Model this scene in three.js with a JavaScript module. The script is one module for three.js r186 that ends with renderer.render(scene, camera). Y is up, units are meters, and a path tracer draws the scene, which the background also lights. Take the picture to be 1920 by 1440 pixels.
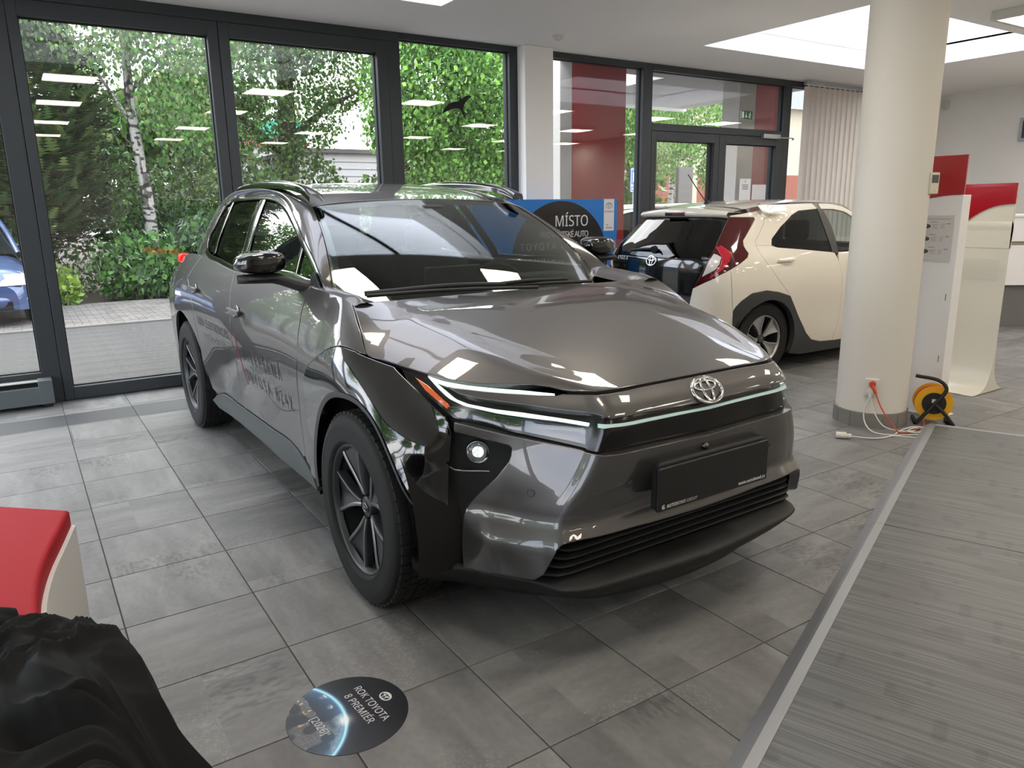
import * as THREE from 'three';
import { RoundedBoxGeometry } from 'three/addons/geometries/RoundedBoxGeometry.js';
import { mergeGeometries } from 'three/addons/utils/BufferGeometryUtils.js';
import { RectAreaLightUniformsLib } from 'three/addons/lights/RectAreaLightUniformsLib.js';

// ------------------------------------------------------------------ camera, sky, exposure
const scene = new THREE.Scene();
const renderer = new THREE.WebGLRenderer({ antialias: true });
renderer.toneMapping = THREE.LinearToneMapping;
renderer.toneMappingExposure = 1.7;
renderer.shadowMap.enabled = true;
RectAreaLightUniformsLib.init();

const camera = new THREE.PerspectiveCamera(54.296, 4 / 3, 0.05, 400);
camera.rotation.order = 'YXZ';
camera.rotation.set(-0.230776, -0.577544, -0.014834);
camera.position.set(-0.148, 1.4482, 5.9436);

// bright broken cloud all over the sky
const LAMP = 11;
{
  const W = 512, Hh = 256, d = new Float32Array(W * Hh * 4), p = new Float32Array(4096); let sd = 77; for (let i = 0; i < 4096; i++) { sd = (sd * 1664525 + 1013904223) >>> 0; p[i] = sd / 4294967296; }
  const vn = (x, y, z) => { const q = [x, y, z].map(Math.floor), f = [x - q[0], y - q[1], z - q[2]].map((t) => t * t * (3 - 2 * t)), h = (a, b, c) => p[((q[0] + a) * 73 + (q[1] + b) * 179 + (q[2] + c) * 283) & 4095]; let s = 0; for (let a = 0; a < 2; a++) for (let b = 0; b < 2; b++) for (let c = 0; c < 2; c++) s += h(a, b, c) * (a ? f[0] : 1 - f[0]) * (b ? f[1] : 1 - f[1]) * (c ? f[2] : 1 - f[2]); return s; };
  for (let j = 0; j < Hh; j++) for (let i = 0; i < W; i++) {
    const up = ((j + 0.5) / Hh - 0.5) * Math.PI, az = ((i + 0.5) / W) * 2 * Math.PI, y = Math.sin(up), k = 1 / (Math.max(y, 0) + 0.25), X = Math.cos(az) * Math.cos(up) * k, Z = Math.sin(az) * Math.cos(up) * k;
    let n = 0; for (let o = 0, a = 0.5, f = 1.6; o < 5; o++, a *= 0.5, f *= 2.05) n += a * vn(X * f + 40, 7.3 + o, Z * f + 40);
    const c = Math.min(Math.max((n - 0.36) / 0.2, 0), 1), cl = c * c * (3 - 2 * c), hz = Math.exp(-Math.max(y, 0) * 5), blue = [0.68 + 0.28 * hz, 0.82 + 0.18 * hz, 1.04 + 0.1 * hz], white = [1.24, 1.24, 1.25];
    for (let q = 0; q < 3; q++) d[(j * W + i) * 4 + q] = blue[q] + (white[q] * (0.82 + 0.3 * n) - blue[q]) * cl; d[(j * W + i) * 4 + 3] = 1;
  }
  const t = new THREE.DataTexture(d, W, Hh, THREE.RGBAFormat, THREE.FloatType); t.mapping = THREE.EquirectangularReflectionMapping; t.magFilter = THREE.LinearFilter; t.needsUpdate = true;
  scene.background = scene.environment = t;
}
scene.backgroundIntensity = scene.environmentIntensity = 3.6;

// ------------------------------------------------------------------ helpers
const { sin, cos, PI, abs, min, max, sqrt, hypot, floor, exp } = Math;
const lerp = (a, b, t) => a + (b - a) * t;
const clamp = (x, a, b) => min(max(x, a), b);
const sstep = (a, b, x) => { const t = clamp((x - a) / (b - a), 0, 1); return t * t * (3 - 2 * t); };
function rng(seed) { let s = seed >>> 0; return () => { s = (s + 0x6d2b79f5) >>> 0; let t = s; t = Math.imul(t ^ (t >>> 15), t | 1); t ^= t + Math.imul(t ^ (t >>> 7), t | 61); return ((t ^ (t >>> 14)) >>> 0) / 4294967296; }; }
const taken = new Map();
function numbered(name) { const n = taken.get(name) ?? 0; taken.set(name, n + 1); return n ? name + '_' + String(n).padStart(3, '0') : name; }
function flat(g) { const q = g.index ? g.toNonIndexed() : g; if (!q.attributes.normal) q.computeVertexNormals(); if (!q.attributes.uv) q.setAttribute('uv', new THREE.BufferAttribute(new Float32Array(q.attributes.position.count * 2), 2)); for (const k of Object.keys(q.attributes)) if (!['position', 'normal', 'uv'].includes(k)) q.deleteAttribute(k); return q; }
const merge = (list) => (list.length === 1 ? flat(list[0]) : mergeGeometries(list.map(flat)));
function part(name, geo, mat, parent) { const m = new THREE.Mesh(Array.isArray(geo) ? merge(geo) : geo, mat); m.name = name; parent.add(m); return m; }
function thing(name, label, category, pos = [0, 0, 0], turn = 0, group) { const o = new THREE.Group(); o.name = numbered(name); o.position.set(...pos); o.rotation.y = turn; o.userData = { label, category }; if (group) o.userData.group = group; scene.add(o); return o; }
function solo(name, geo, mat, label, category, group) { const m = part(numbered(name), geo, mat, scene); m.userData = { label, category }; if (group) m.userData.group = group; return m; }
function structure(name, geo, mat) { const m = part(name, geo, mat, scene); m.userData.kind = 'structure'; return m; }
function structGroup(name) { const g = new THREE.Group(); g.name = name; g.userData.kind = 'structure'; scene.add(g); return g; }
const box = (x0, x1, y0, y1, z0, z1) => new THREE.BoxGeometry(x1 - x0, y1 - y0, z1 - z0).translate((x0 + x1) / 2, (y0 + y1) / 2, (z0 + z1) / 2);
const rbox = (x0, x1, y0, y1, z0, z1, r = 0.004, seg = 2) => new RoundedBoxGeometry(x1 - x0, y1 - y0, z1 - z0, seg, min(r, (x1 - x0) / 2.01, (y1 - y0) / 2.01, (z1 - z0) / 2.01)).translate((x0 + x1) / 2, (y0 + y1) / 2, (z0 + z1) / 2);
const tube = (pts, r, seg = 32, rad = 8, closed = false) => new THREE.TubeGeometry(new THREE.CatmullRomCurve3(pts.map((p) => new THREE.Vector3(...p)), closed), seg, r, rad, closed);
const cyl = (r0, r1, h, seg = 32) => new THREE.CylinderGeometry(r0, r1, h, seg);
// a smooth curve through numbers: list of [x, y], x rising
function curve(list) {
  const n = list.length, m = list.map((p, i) => { if (i === 0) return (list[1][1] - p[1]) / (list[1][0] - p[0]); if (i === n - 1) return (p[1] - list[i - 1][1]) / (p[0] - list[i - 1][0]); const h0 = p[0] - list[i - 1][0], h1 = list[i + 1][0] - p[0], a = (p[1] - list[i - 1][1]) / h0, b = (list[i + 1][1] - p[1]) / h1; return (a * h1 + b * h0) / (h0 + h1); });
  return (x) => { if (x <= list[0][0]) return list[0][1]; if (x >= list[n - 1][0]) return list[n - 1][1]; let i = 0; while (x > list[i + 1][0]) i++; const h = list[i + 1][0] - list[i][0], t = (x - list[i][0]) / h, t2 = t * t, t3 = t2 * t; return list[i][1] * (2 * t3 - 3 * t2 + 1) + h * m[i] * (t3 - 2 * t2 + t) + list[i + 1][1] * (-2 * t3 + 3 * t2) + h * m[i + 1] * (t3 - t2); };
}
// a smooth path through points of any dimension, k from 0 to 1 by length
function path(pts) {
  const d = [0]; for (let i = 1; i < pts.length; i++) d.push(d[i - 1] + max(hypot(...pts[i].map((v, k) => v - pts[i - 1][k])), 1e-5));
  const cs = pts[0].map((_, k) => curve(pts.map((p, i) => [d[i] / d[d.length - 1], p[k]])));
  return (t) => cs.map((c) => c(t));
}
// a grid of points f(i / n, j / m) as a smooth sheet
function sheet(f, n, m, flip = false, uvs = [1, 1]) {
  const pos = [], uv = [], idx = [];
  for (let j = 0; j <= m; j++) for (let i = 0; i <= n; i++) { pos.push(...f(i / n, j / m)); uv.push((i / n) * uvs[0], (j / m) * uvs[1]); }
  for (let j = 0; j < m; j++) for (let i = 0; i < n; i++) { const a = j * (n + 1) + i, b = a + 1, c = a + n + 1, d = c + 1; idx.push(...(flip ? [a, c, b, b, c, d] : [a, b, c, b, d, c])); }
  const g = new THREE.BufferGeometry();
  g.setAttribute('position', new THREE.Float32BufferAttribute(pos, 3)); g.setAttribute('uv', new THREE.Float32BufferAttribute(uv, 2)); g.setIndex(idx); g.computeVertexNormals();
  return g;
}
function extrude(pts, depth, bevel = 0, holes = [], seg = 2) {
  const s = new THREE.Shape(pts.map((p) => new THREE.Vector2(...p)));
  for (const h of holes) s.holes.push(new THREE.Path(h.map((p) => new THREE.Vector2(...p))));
  return new THREE.ExtrudeGeometry(s, { depth: depth - 2 * bevel, bevelEnabled: bevel > 0, bevelSize: bevel, bevelThickness: bevel, bevelOffset: -bevel, bevelSegments: seg, curveSegments: 24 }).translate(0, 0, bevel);
}
const ring = (cx, cy, rx, ry, n = 40, a0 = 0, a1 = 2 * PI) => Array.from({ length: n }, (_, i) => { const a = a0 + ((a1 - a0) * i) / (a1 - a0 > 6.2 ? n : n - 1); return [cx + rx * cos(a), cy + ry * sin(a)]; });
const std = (o) => new THREE.MeshStandardMaterial(o);
const phys = (o) => new THREE.MeshPhysicalMaterial(o);

// value noise, tiling over `per` cells
function noise2(seed) { const p = new Float32Array(4096), r = rng(seed); for (let i = 0; i < 4096; i++) p[i] = r(); return (x, y, per = 64) => { const xi = floor(x), yi = floor(y), fx = x - xi, fy = y - yi, sx = fx * fx * (3 - 2 * fx), sy = fy * fy * (3 - 2 * fy), h = (a, b) => p[((((a % per) + per) % per) * 61 + (((b % per) + per) % per) * 67) & 4095]; return lerp(lerp(h(xi, yi), h(xi + 1, yi), sx), lerp(h(xi, yi + 1), h(xi + 1, yi + 1), sx), sy); }; }
function dataTex(w, h, f, srgb = true, rep = true) {
  const d = new Uint8Array(w * h * 4);
  for (let y = 0; y < h; y++) for (let x = 0; x < w; x++) { const c = f(x / w, y / h, x, y), o = (y * w + x) * 4; d[o] = clamp(c[0], 0, 255); d[o + 1] = clamp(c[1], 0, 255); d[o + 2] = clamp(c[2], 0, 255); d[o + 3] = c[3] ?? 255; }
  const t = new THREE.DataTexture(d, w, h); t.magFilter = THREE.LinearFilter; t.minFilter = THREE.LinearMipmapLinearFilter; t.generateMipmaps = true;
  if (rep) t.wrapS = t.wrapT = THREE.RepeatWrapping; if (srgb) t.colorSpace = THREE.SRGBColorSpace; t.needsUpdate = true; return t;
}
function canvasTex(w, h, draw) { const c = document.createElement('canvas'); c.width = w; c.height = h; draw(c.getContext('2d'), w, h); const t = new THREE.CanvasTexture(c); t.colorSpace = THREE.SRGBColorSpace; t.anisotropy = 8; return t; }
// ------------------------------------------------------------------ shared materials
const M = {
  frame: std({ name: 'anthracite aluminium frame', color: 0x33383b, roughness: 0.45, metalness: 0.2 }),
  gasket: std({ name: 'black gasket', color: 0x0c0d0e, roughness: 0.7 }),
  glass: phys({ name: 'window glass', color: 0xffffff, transmission: 1, thickness: 0, roughness: 0.0, ior: 1.5 }),
  white: std({ name: 'white wall paint', color: 0xebe9e5, roughness: 0.85 }),
  ceiling: std({ name: 'ceiling paint', color: 0xf2f0ed, roughness: 0.9 }),
  gloss: phys({ name: 'gloss black plastic', color: 0x050506, roughness: 0.12, clearcoat: 1, clearcoatRoughness: 0.02 }),
  black: std({ name: 'matte black plastic', color: 0x101112, roughness: 0.6 }),
  darkgrey: std({ name: 'dark grey plastic', color: 0x24282a, roughness: 0.5 }),
  inner: std({ name: 'black inner shell', color: 0x050505, roughness: 0.9 }),
  paint: phys({ name: 'grey metallic car paint', color: 0x525050, metalness: 0.7, roughness: 0.42, clearcoat: 1, clearcoatRoughness: 0.015 }),
  chrome: std({ name: 'chrome', color: 0xd8d8da, metalness: 1, roughness: 0.12 }),
  chromeDark: std({ name: 'dark chrome', color: 0x87898c, metalness: 1, roughness: 0.22 }),
  tint: phys({ name: 'car glass', color: 0xdfe6e4, transmission: 1, thickness: 0, roughness: 0, ior: 1.52 }),
  tintDark: phys({ name: 'dark tinted car glass', color: 0x2c3233, transmission: 1, thickness: 0, roughness: 0, ior: 1.52 }),
  tyre: std({ name: 'tyre rubber', color: 0x0d0e0f, roughness: 0.8 }),
  amber: phys({ name: 'amber lens', color: 0xc4520c, roughness: 0.2, clearcoat: 1 }),
  redLens: phys({ name: 'red lamp lens', color: 0x43040a, roughness: 0.12, clearcoat: 1 }),
  sillGrey: std({ name: "grey sill plastic", color: 0x3f4544, roughness: 0.5 }),
  drl: std({ name: "running light", color: 0xdfe9e6, roughness: 0.3, emissive: 0xdffcf4, emissiveIntensity: 0.55 }),
  bar: std({ name: "light bar", color: 0xaebfbd, roughness: 0.25, emissive: 0xcdf5ee, emissiveIntensity: 0.1 }),
  lens: phys({ name: "clear lamp lens", color: 0xffffff, transmission: 1, thickness: 0, roughness: 0, ior: 1.5 }),
  projector: std({ name: "lit projector", color: 0xffffff, roughness: 0.1, emissive: 0xeefcf4, emissiveIntensity: 0.9 }),
  gloss2: std({ name: "satin black plate", color: 0x0b0c0d, roughness: 0.4 }),
  sensor: std({ name: "sensor ring", color: 0x3a3b3d, roughness: 0.5 }),
  rimDark: std({ name: "dark grey rim", color: 0x444547, metalness: 0.7, roughness: 0.38 }),
  rimEdge: std({ name: "machined rim edge", color: 0x77797c, metalness: 0.9, roughness: 0.32 }),
  polycarb: phys({ name: "opal polycarbonate", color: 0xf4f4fa, transmission: 0.62, thickness: 0, roughness: 1 }),
  alu: std({ name: "satin aluminium", color: 0xa9abad, metalness: 0.8, roughness: 0.38 }),
  skirting: std({ name: "grey skirting", color: 0x8a8884, roughness: 0.6 }),
  lampFrame: std({ name: "white lamp frame", color: 0xcfcdc6, roughness: 0.5 }),
  cream: phys({ name: "cream white car paint", color: 0xd9d3c5, roughness: 0.35, clearcoat: 1, clearcoatRoughness: 0.02 }),
  redBright: phys({ name: "bright red lens", color: 0xb3122a, roughness: 0.2, clearcoat: 1 }),
  lampClear: phys({ name: "clear lamp element", color: 0xc9c6c6, roughness: 0.25, clearcoat: 1 }),
  hatClad: std({ name: "dark grey arch plastic", color: 0x2f3233, roughness: 0.55 }),
  trim: std({ name: "dark seat fabric", color: 0x1c1d1e, roughness: 0.9 }),
  tintDark2: phys({ name: "smoked side glass", color: 0x50585a, transmission: 0.97, thickness: 0, roughness: 0, ior: 1.52 }),
  silver: std({ name: "silver rim", color: 0xa4a5a6, metalness: 0.8, roughness: 0.35 }),
  columnPaint: std({ name: "warm white column paint", color: 0xd2cdc3, roughness: 0.7 }),
  housing: std({ name: "black lamp housing", color: 0x040405, roughness: 0.16 }),
  archLip: std({ name: "grey arch lip", color: 0x3c3d3f, roughness: 0.55 }),
  headliner: std({ name: "grey headliner", color: 0x4b4a48, roughness: 0.9 }),
  tailGlow: std({ name: "lit tail lamp", color: 0x7a0810, roughness: 0.2, emissive: 0xff1616, emissiveIntensity: 0.8 }),
  skirtTile: std({ name: "grey skirting tile", color: 0x77746f, roughness: 0.5 }),
  plastic: std({ name: "white plastic", color: 0xcfccc4, roughness: 0.45 }),
  creamPlastic: std({ name: "cream plastic", color: 0xc9c2b0, roughness: 0.5 }),
  lcd: std({ name: "grey display", color: 0x363d3b, roughness: 0.25 }),
  orange: std({ name: "orange cable", color: 0xc2431c, roughness: 0.5 }),
  yellow: std({ name: "yellow plastic", color: 0xe0a312, roughness: 0.4 }),
  red: phys({ name: "red acrylic", color: 0xa30c1c, roughness: 0.15, clearcoat: 0.6 }),
  standWhite: std({ name: "white stand lacquer", color: 0xe6e5e4, roughness: 0.4 }),
  standCream: std({ name: "cream acrylic stand", color: 0xd3cfc0, roughness: 0.25 }),
  acrylic: phys({ name: "clear acrylic", color: 0xffffff, transmission: 1, thickness: 0, roughness: 0.02, ior: 1.49 }),
  deskWhite: std({ name: "desk white", color: 0xe8e6e7, roughness: 0.4 }),
  deskGap: std({ name: "beige gap", color: 0x9b8d80, roughness: 0.7 }),
  deskGrey: std({ name: "desk grey", color: 0x6f6d6c, roughness: 0.6 }),
  blind: phys({ name: "cream blind fabric", color: 0xd6cdc2, transmission: 0.5, thickness: 0, roughness: 1 }),
  boardBlue: std({ name: "blue board print", color: 0x1173c4, roughness: 0.5 }),
  discBlack: std({ name: "black disc print", color: 0x0e0d0f, roughness: 0.4 }),
  alu2: std({ name: "aluminium edge", color: 0xa6a8ad, metalness: 0.6, roughness: 0.42 }),
  benchWhite: std({ name: "white laminate", color: 0xcbc8c2, roughness: 0.5 }),
  benchRed: phys({ name: "red leatherette", color: 0x9e131f, roughness: 0.6, specularIntensity: 0.35 }),
  jacket: phys({ name: "black jacket cloth", color: 0x0a0b0c, roughness: 0.8, specularIntensity: 0.5, sheen: 0.25, sheenRoughness: 0.5, sheenColor: new THREE.Color(0x30363a) }),
  heater: std({ name: "grey heater enamel", color: 0x545c5e, roughness: 0.45 }),
  heaterTop: std({ name: "light heater grille", color: 0xa9aaa6, metalness: 0.4, roughness: 0.4 }),
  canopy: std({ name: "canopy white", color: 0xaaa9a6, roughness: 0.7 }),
  canopyEdge: std({ name: "canopy edge trim", color: 0xdddcd8, roughness: 0.5 }),
  portalRed: std({ name: "portal red panel", color: 0x8f1422, roughness: 0.35 }),
  signBlue: std({ name: "sign blue", color: 0x1c4d9e, roughness: 0.4 }),
  slab: std({ name: "grey brown slab", color: 0x3b3733, roughness: 0.7 }),
  slabLine: std({ name: "slab line", color: 0x4a4540, roughness: 0.7 }),
  terracotta: std({ name: "terracotta render", color: 0x74402f, roughness: 0.9 }),
  houseCream: std({ name: "cream render", color: 0x98917f, roughness: 0.9 }),
  houseWhite: std({ name: "white boards", color: 0x9a9895, roughness: 0.9 }),
  shutter: std({ name: "window frame brown", color: 0x55483e, roughness: 0.7 }),
  roofTile: std({ name: "grey roof", color: 0x5c5f63, roughness: 0.8 }),
  teal: std({ name: "teal roof", color: 0x1f8a74, roughness: 0.6 }),
  stripeRed: std({ name: "red stripe", color: 0xb0303a, roughness: 0.6 }),
  bgGlass: std({ name: "dark parked car glass", color: 0x15191b, roughness: 0.05, metalness: 0.1 }),
  bgBlue: phys({ name: "blue parked car paint", color: 0x3d5075, roughness: 0.4, metalness: 0.3, clearcoat: 1, clearcoatRoughness: 0.05 }),
  bgWhite: phys({ name: "white parked car paint", color: 0xd6d6d4, roughness: 0.4, clearcoat: 1, clearcoatRoughness: 0.05 }),
  bgSilver: phys({ name: "silver parked car paint", color: 0x9ea0a2, roughness: 0.35, metalness: 0.6, clearcoat: 1, clearcoatRoughness: 0.05 }),
};
// ------------------------------------------------------------------ the showroom shell
const XL = -3.4, XR = 12.1, ZF = -0.85, ZB = 12.2, H = 3.04, TILE = 0.45;
{
  // floor: grout bed, tiles
  const nz = noise2(11), nz2 = noise2(12);
  const stone = (seed, tone) => dataTex(1024, 1024, (u, v) => {
    const s = nz(u * 6 + seed, v * 22, 1e6) * 0.5 + nz2(u * 14, v * 60 + seed, 1e6) * 0.3 + nz(u * 90 + seed, v * 130, 1e6) * 0.2;
    const big = nz2(u * 3 + seed, v * 4, 1e6), rough = nz(u * 60 + 5, v * 150 + seed, 1e6), scar = sstep(0.62, 0.8, nz2(u * 5 + seed * 3, v * 7, 1e6)) * sstep(0.55, 0.8, nz(u * 330 + nz2(u * 20, v * 20, 1e6) * 8, v * 260 + seed, 1e6)) * 13;
    const dark = sstep(0.66, 0.86, nz(u * 4 + 30 + seed, v * 5, 1e6)) * sstep(0.35, 0.85, rough) * 18;
    const k = tone + (s - 0.5) * 38 + (big - 0.5) * 22 + scar - dark; return [k, k - 0.5, k - 1];
  });
  const maps = [stone(0, 124), stone(40, 116)];
  const bumpM = dataTex(512, 512, (u, v) => { const k = nz(u * 40, v * 70, 1e6) * 120 + nz2(u * 120, v * 160, 1e6) * 90; return [k, k, k]; }, false);
  const mats = maps.map((map, i) => phys({ name: 'grey stone tile ' + (i ? 'dark' : 'light'), map, roughness: 0.42, specularIntensity: 0.62, bumpMap: bumpM, bumpScale: 0.0012 }));
  const fl = structGroup('floor');
  part('grout', box(XL, XR, -0.12, -0.004, ZF - 0.25, ZB), std({ name: 'cement grout', color: 0x4c4742, roughness: 0.95 }), fl);
  const gap = 0.0022, vars = [], r = rng(5);
  for (let k = 0; k < 14; k++) { const g = rbox(gap, TILE - gap, -0.012, 0, gap, TILE - gap, 0.0015, 1), uv = g.attributes.uv, p = g.attributes.position, ou = r(), ov = r(), fl2 = k % 2; for (let i = 0; i < p.count; i++) { const a = p.getX(i) / 1.6, b = p.getZ(i) / 1.6; uv.setXY(i, ou + (fl2 ? b : a), ov + (fl2 ? a : b)); } vars.push(g); }
  const pts = [], inv = camera.matrixWorldInverse; camera.updateMatrixWorld(); camera.updateProjectionMatrix();
  const v = new THREE.Vector3(), seen = (x, z) => { v.set(x, 0, z).project(camera); return abs(v.x) < 1.06 && abs(v.y) < 1.06 && v.z < 1; };
  for (let i = floor(XL / TILE); i * TILE < XR; i++) for (let j = -2; j * TILE < ZB; j++) {
    const x = i * TILE, z = j * TILE; if (j === -1) continue;
    const vis = seen(x, z) || seen(x + TILE, z) || seen(x, z + TILE) || seen(x + TILE, z + TILE);
    pts.push([hypot(x - camera.position.x, z - camera.position.z) + (vis ? 0 : 1000), x, z]);
  }
  pts.sort((a, b) => a[0] - b[0]);
  const rest = [[], []];
  pts.forEach(([d, x, z], k) => { const q = floor(r() * 14), m = r() < 0.55 ? 0 : 1; if (d < 1000 && k < 285) { const t = part('tile', vars[q], mats[m], fl); t.position.set(x, 0, z); } else rest[m].push(vars[q].clone().translate(x, 0, z)); });
  rest.forEach((l, i) => { const t = part('tile_field', l, mats[i], fl); t.userData.kind = 'stuff'; });
  const dk = std({ name: 'dark border tile', color: 0x3d4043, roughness: 0.42, bumpMap: bumpM, bumpScale: 0.0006 }), bg = rbox(gap, TILE - gap, -0.012, 0, -0.365, -0.03, 0.0015, 1), fillg = rbox(gap, TILE - gap, -0.012, 0, -0.45 + gap, -0.369, 0.001, 1), fill2 = rbox(gap, TILE - gap, -0.012, 0, -0.027, -gap, 0.001, 1);
  const far = [];
  for (let i = floor(XL / TILE); i * TILE < 8.8; i++) { const x = i * TILE; if (x > -1 && x < 3) { const t = part('border_tile', bg, dk, fl); t.position.x = x; t.userData.label = 'dark border tile'; } else far.push(bg.clone().translate(x, 0, 0)); const s = part('tile_strip', [fillg, fill2], mats[i & 1], fl); s.position.x = x; }
  const t = part('border_tile_field', far, dk, fl); t.userData.kind = 'stuff';
}
// ceiling with two roof-light openings
const SKYL = [[-0.35, 3.0, 0.15, 2.12], [6.05, 9.35, 0.12, 2.05]];
{
  const rect = (x0, x1, z0, z1) => [[x0, -z0], [x1, -z0], [x1, -z1], [x0, -z1]];
  const slab = extrude(rect(XL - 0.3, XR + 0.3, ZF - 0.3, ZB + 0.3), 0.22, 0, SKYL.map((s) => rect(...s))).rotateX(-PI / 2).translate(0, H, 0);
  structure('ceiling', slab, M.ceiling);
  SKYL.forEach(([x0, x1, z0, z1], k) => {
    const g = structGroup('window_' + (7 + k)), y0 = H + 0.2, y1 = H + 0.75;
    part('shaft', [box(x0 - 0.1, x0, y0, y1, z0 - 0.1, z1 + 0.1), box(x1, x1 + 0.1, y0, y1, z0 - 0.1, z1 + 0.1), box(x0, x1, y0, y1, z0 - 0.1, z0), box(x0, x1, y0, y1, z1, z1 + 0.1)], M.ceiling, g);
    const n = 3, w = (x1 - x0) / n; for (let i = 0; i < n; i++) part('polycarbonate_sheet', new THREE.PlaneGeometry(w + 0.04, z1 - z0 + 0.1).rotateX(PI / 2).translate(x0 + (i + 0.5) * w, y1 + 0.004, (z0 + z1) / 2), M.polycarb, g);
    for (let i = 1; i < n; i++) part('glazing_bar', box(x0 + i * w - 0.035, x0 + i * w + 0.035, y1 - 0.06, y1 + 0.03, z0, z1), M.frame, g);
    part('frame', [box(x0 - 0.12, x1 + 0.12, y1 - 0.02, y1 + 0.06, z0 - 0.12, z0 - 0.02), box(x0 - 0.12, x1 + 0.12, y1 - 0.02, y1 + 0.06, z1 + 0.02, z1 + 0.12)], M.frame, g);
  });
}
// window wall: members as [x0, x1, y0, y1], glass as [x0, x1, y0, y1]
const FZ0 = ZF - 0.13, GZ = ZF - 0.06;
const bar = (x0, x1, y0, y1, z1 = ZF, z0 = FZ0) => rbox(x0, x1, y0, y1, z0, z1, 0.004, 1);
const pane = (x0, x1, y0, y1, z = GZ) => new THREE.PlaneGeometry(x1 - x0, y1 - y0).translate((x0 + x1) / 2, (y0 + y1) / 2, z);
const gask = (x0, x1, y0, y1, z = GZ) => [box(x0, x0 + 0.008, y0, y1, z - 0.012, z + 0.012), box(x1 - 0.008, x1, y0, y1, z - 0.012, z + 0.012), box(x0, x1, y0, y0 + 0.008, z - 0.012, z + 0.012), box(x0, x1, y1 - 0.008, y1, z - 0.012, z + 0.012)];
function glazed(parent, x0, x1, y0, y1, z = GZ) { part('pane', pane(x0, x1, y0, y1, z), M.glass, parent); part('pane', pane(x0, x1, y0, y1, z - 0.028), M.glass, parent); part('gasket', gask(x0, x1, y0, y1, z), M.gasket, parent); }
{
  let w = structGroup('window_1');
  part('frame', [bar(XL, 0.03, 2.96, H), bar(XL, 0.03, 0, 0.25), bar(-0.1, 0.03, 0.25, 2.96), bar(-1.72, -1.6, 0.25, 2.96), bar(XL, XL + 0.1, 0.25, 2.96)], M.frame, w);
  glazed(w, -1.6, -0.1, 0.25, 2.96); glazed(w, XL + 0.1, -1.72, 0.25, 2.96);
  // sliding doors
  w = structGroup('door_1');
  part('frame', [bar(0.03, 3.09, 2.955, H), bar(2.965, 3.09, 0, 2.955), bar(0.03, 3.0, 0, 0.015)], M.frame, w);
  for (const [a, b, c, d] of [[0.033, 1.475, 0.1, 1.392], [1.479, 2.962, 1.562, 2.858]]) { const lf = part('leaf_frame', [bar(a, c, 0.012, 2.952, ZF + 0.012), bar(d, b, 0.012, 2.952, ZF + 0.012), bar(c, d, 2.842, 2.952, ZF + 0.012), bar(c, d, 0.012, 0.108, ZF + 0.012)], M.frame, w); glazed(lf, c, d, 0.108, 2.842); }
  w = structGroup('window_2');
  part('frame', [bar(3.092, 4.404, 2.985, H), bar(4.306, 4.404, 0, 2.985), bar(3.092, 4.306, 0, 0.12)], M.frame, w);
  glazed(w, 3.092, 4.306, 0.12, 2.985);
  structure('wall_pillar', [rbox(4.404, 4.757, 0, H, FZ0, -0.715, 0.006, 1)], M.white);
  w = structGroup('window_3');
  part('frame', [bar(4.757, 6.281, 2.978, H), bar(6.135, 6.281, 0, 2.978), bar(4.757, 6.135, 0, 0.12)], M.frame, w);
  glazed(w, 4.757, 6.135, 0.12, 2.978);
  w = structGroup('door_2');
  part('frame', [bar(6.283, 8.8, 2.968, H), bar(8.68, 8.8, 0, 2.968), bar(6.283, 8.68, 2.31, 2.392)], M.frame, w);
  glazed(w, 6.283, 8.68, 2.392, 2.968);
  for (const [a, b, c, d] of [[6.285, 7.44, 6.372, 7.354], [7.444, 8.678, 7.57, 8.537]]) { const lf = part('leaf_frame', [bar(a, c, 0.012, 2.306), bar(d, b, 0.012, 2.306), bar(c, d, 2.2, 2.306), bar(c, d, 0.012, 0.16)], M.frame, w); glazed(lf, c, d, 0.16, 2.2); }
  const cl = part('door_closer', [rbox(8.22, 8.56, 2.285, 2.345, ZF, ZF + 0.05, 0.006)], M.alu, w);
  part('closer_arm', tube([[8.5, 2.3, ZF + 0.06], [8.66, 2.29, ZF + 0.16], [8.82, 2.285, ZF + 0.04]], 0.008, 12, 6), M.alu, cl);
  w = structGroup('window_4');
  part('frame', [bar(8.8, 10.6, 2.968, H), bar(10.5, 10.6, 0, 2.968), bar(8.8, 10.5, 0, 0.12)], M.frame, w);
  glazed(w, 8.8, 10.5, 0.12, 2.968);
  structure('wall_front', box(10.6, XR + 0.3, 0, H, FZ0 - 0.1, ZF), M.white);
  structure('wall_right', box(XR, XR + 0.3, 0, H, ZF - 0.3, ZB + 0.3), M.white);
  structure('wall_back', box(XL - 0.3, XR + 0.3, 0, H, ZB, ZB + 0.3), M.white);
  structure('baseboard_right', box(XR - 0.012, XR, 0, 0.07, ZF, ZB), M.skirting);
  // left wall, glazed towards the lawn
  w = structGroup('window_5');
  const fr = [], zs = [-0.85, 1.0, 2.8, 4.6, 6.4, 8.2];
  for (const z of zs) fr.push(rbox(XL - 0.12, XL, 0, H, z - 0.06, z + 0.06, 0.004, 1));
  fr.push(rbox(XL - 0.12, XL, 2.93, H, -0.85, 8.2, 0.004, 1), rbox(XL - 0.12, XL, 0, 0.14, -0.85, 8.2, 0.004, 1));
  part('frame', fr, M.frame, w);
  for (let i = 0; i < 5; i++) part('pane', new THREE.PlaneGeometry(zs[i + 1] - zs[i] - 0.12, 2.79).rotateY(PI / 2).translate(XL - 0.06, 1.535, (zs[i] + zs[i + 1]) / 2), M.glass, w);
  structure('wall_left', box(XL - 0.3, XL, 0, H, 8.26, ZB + 0.12), M.white);
}
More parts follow.
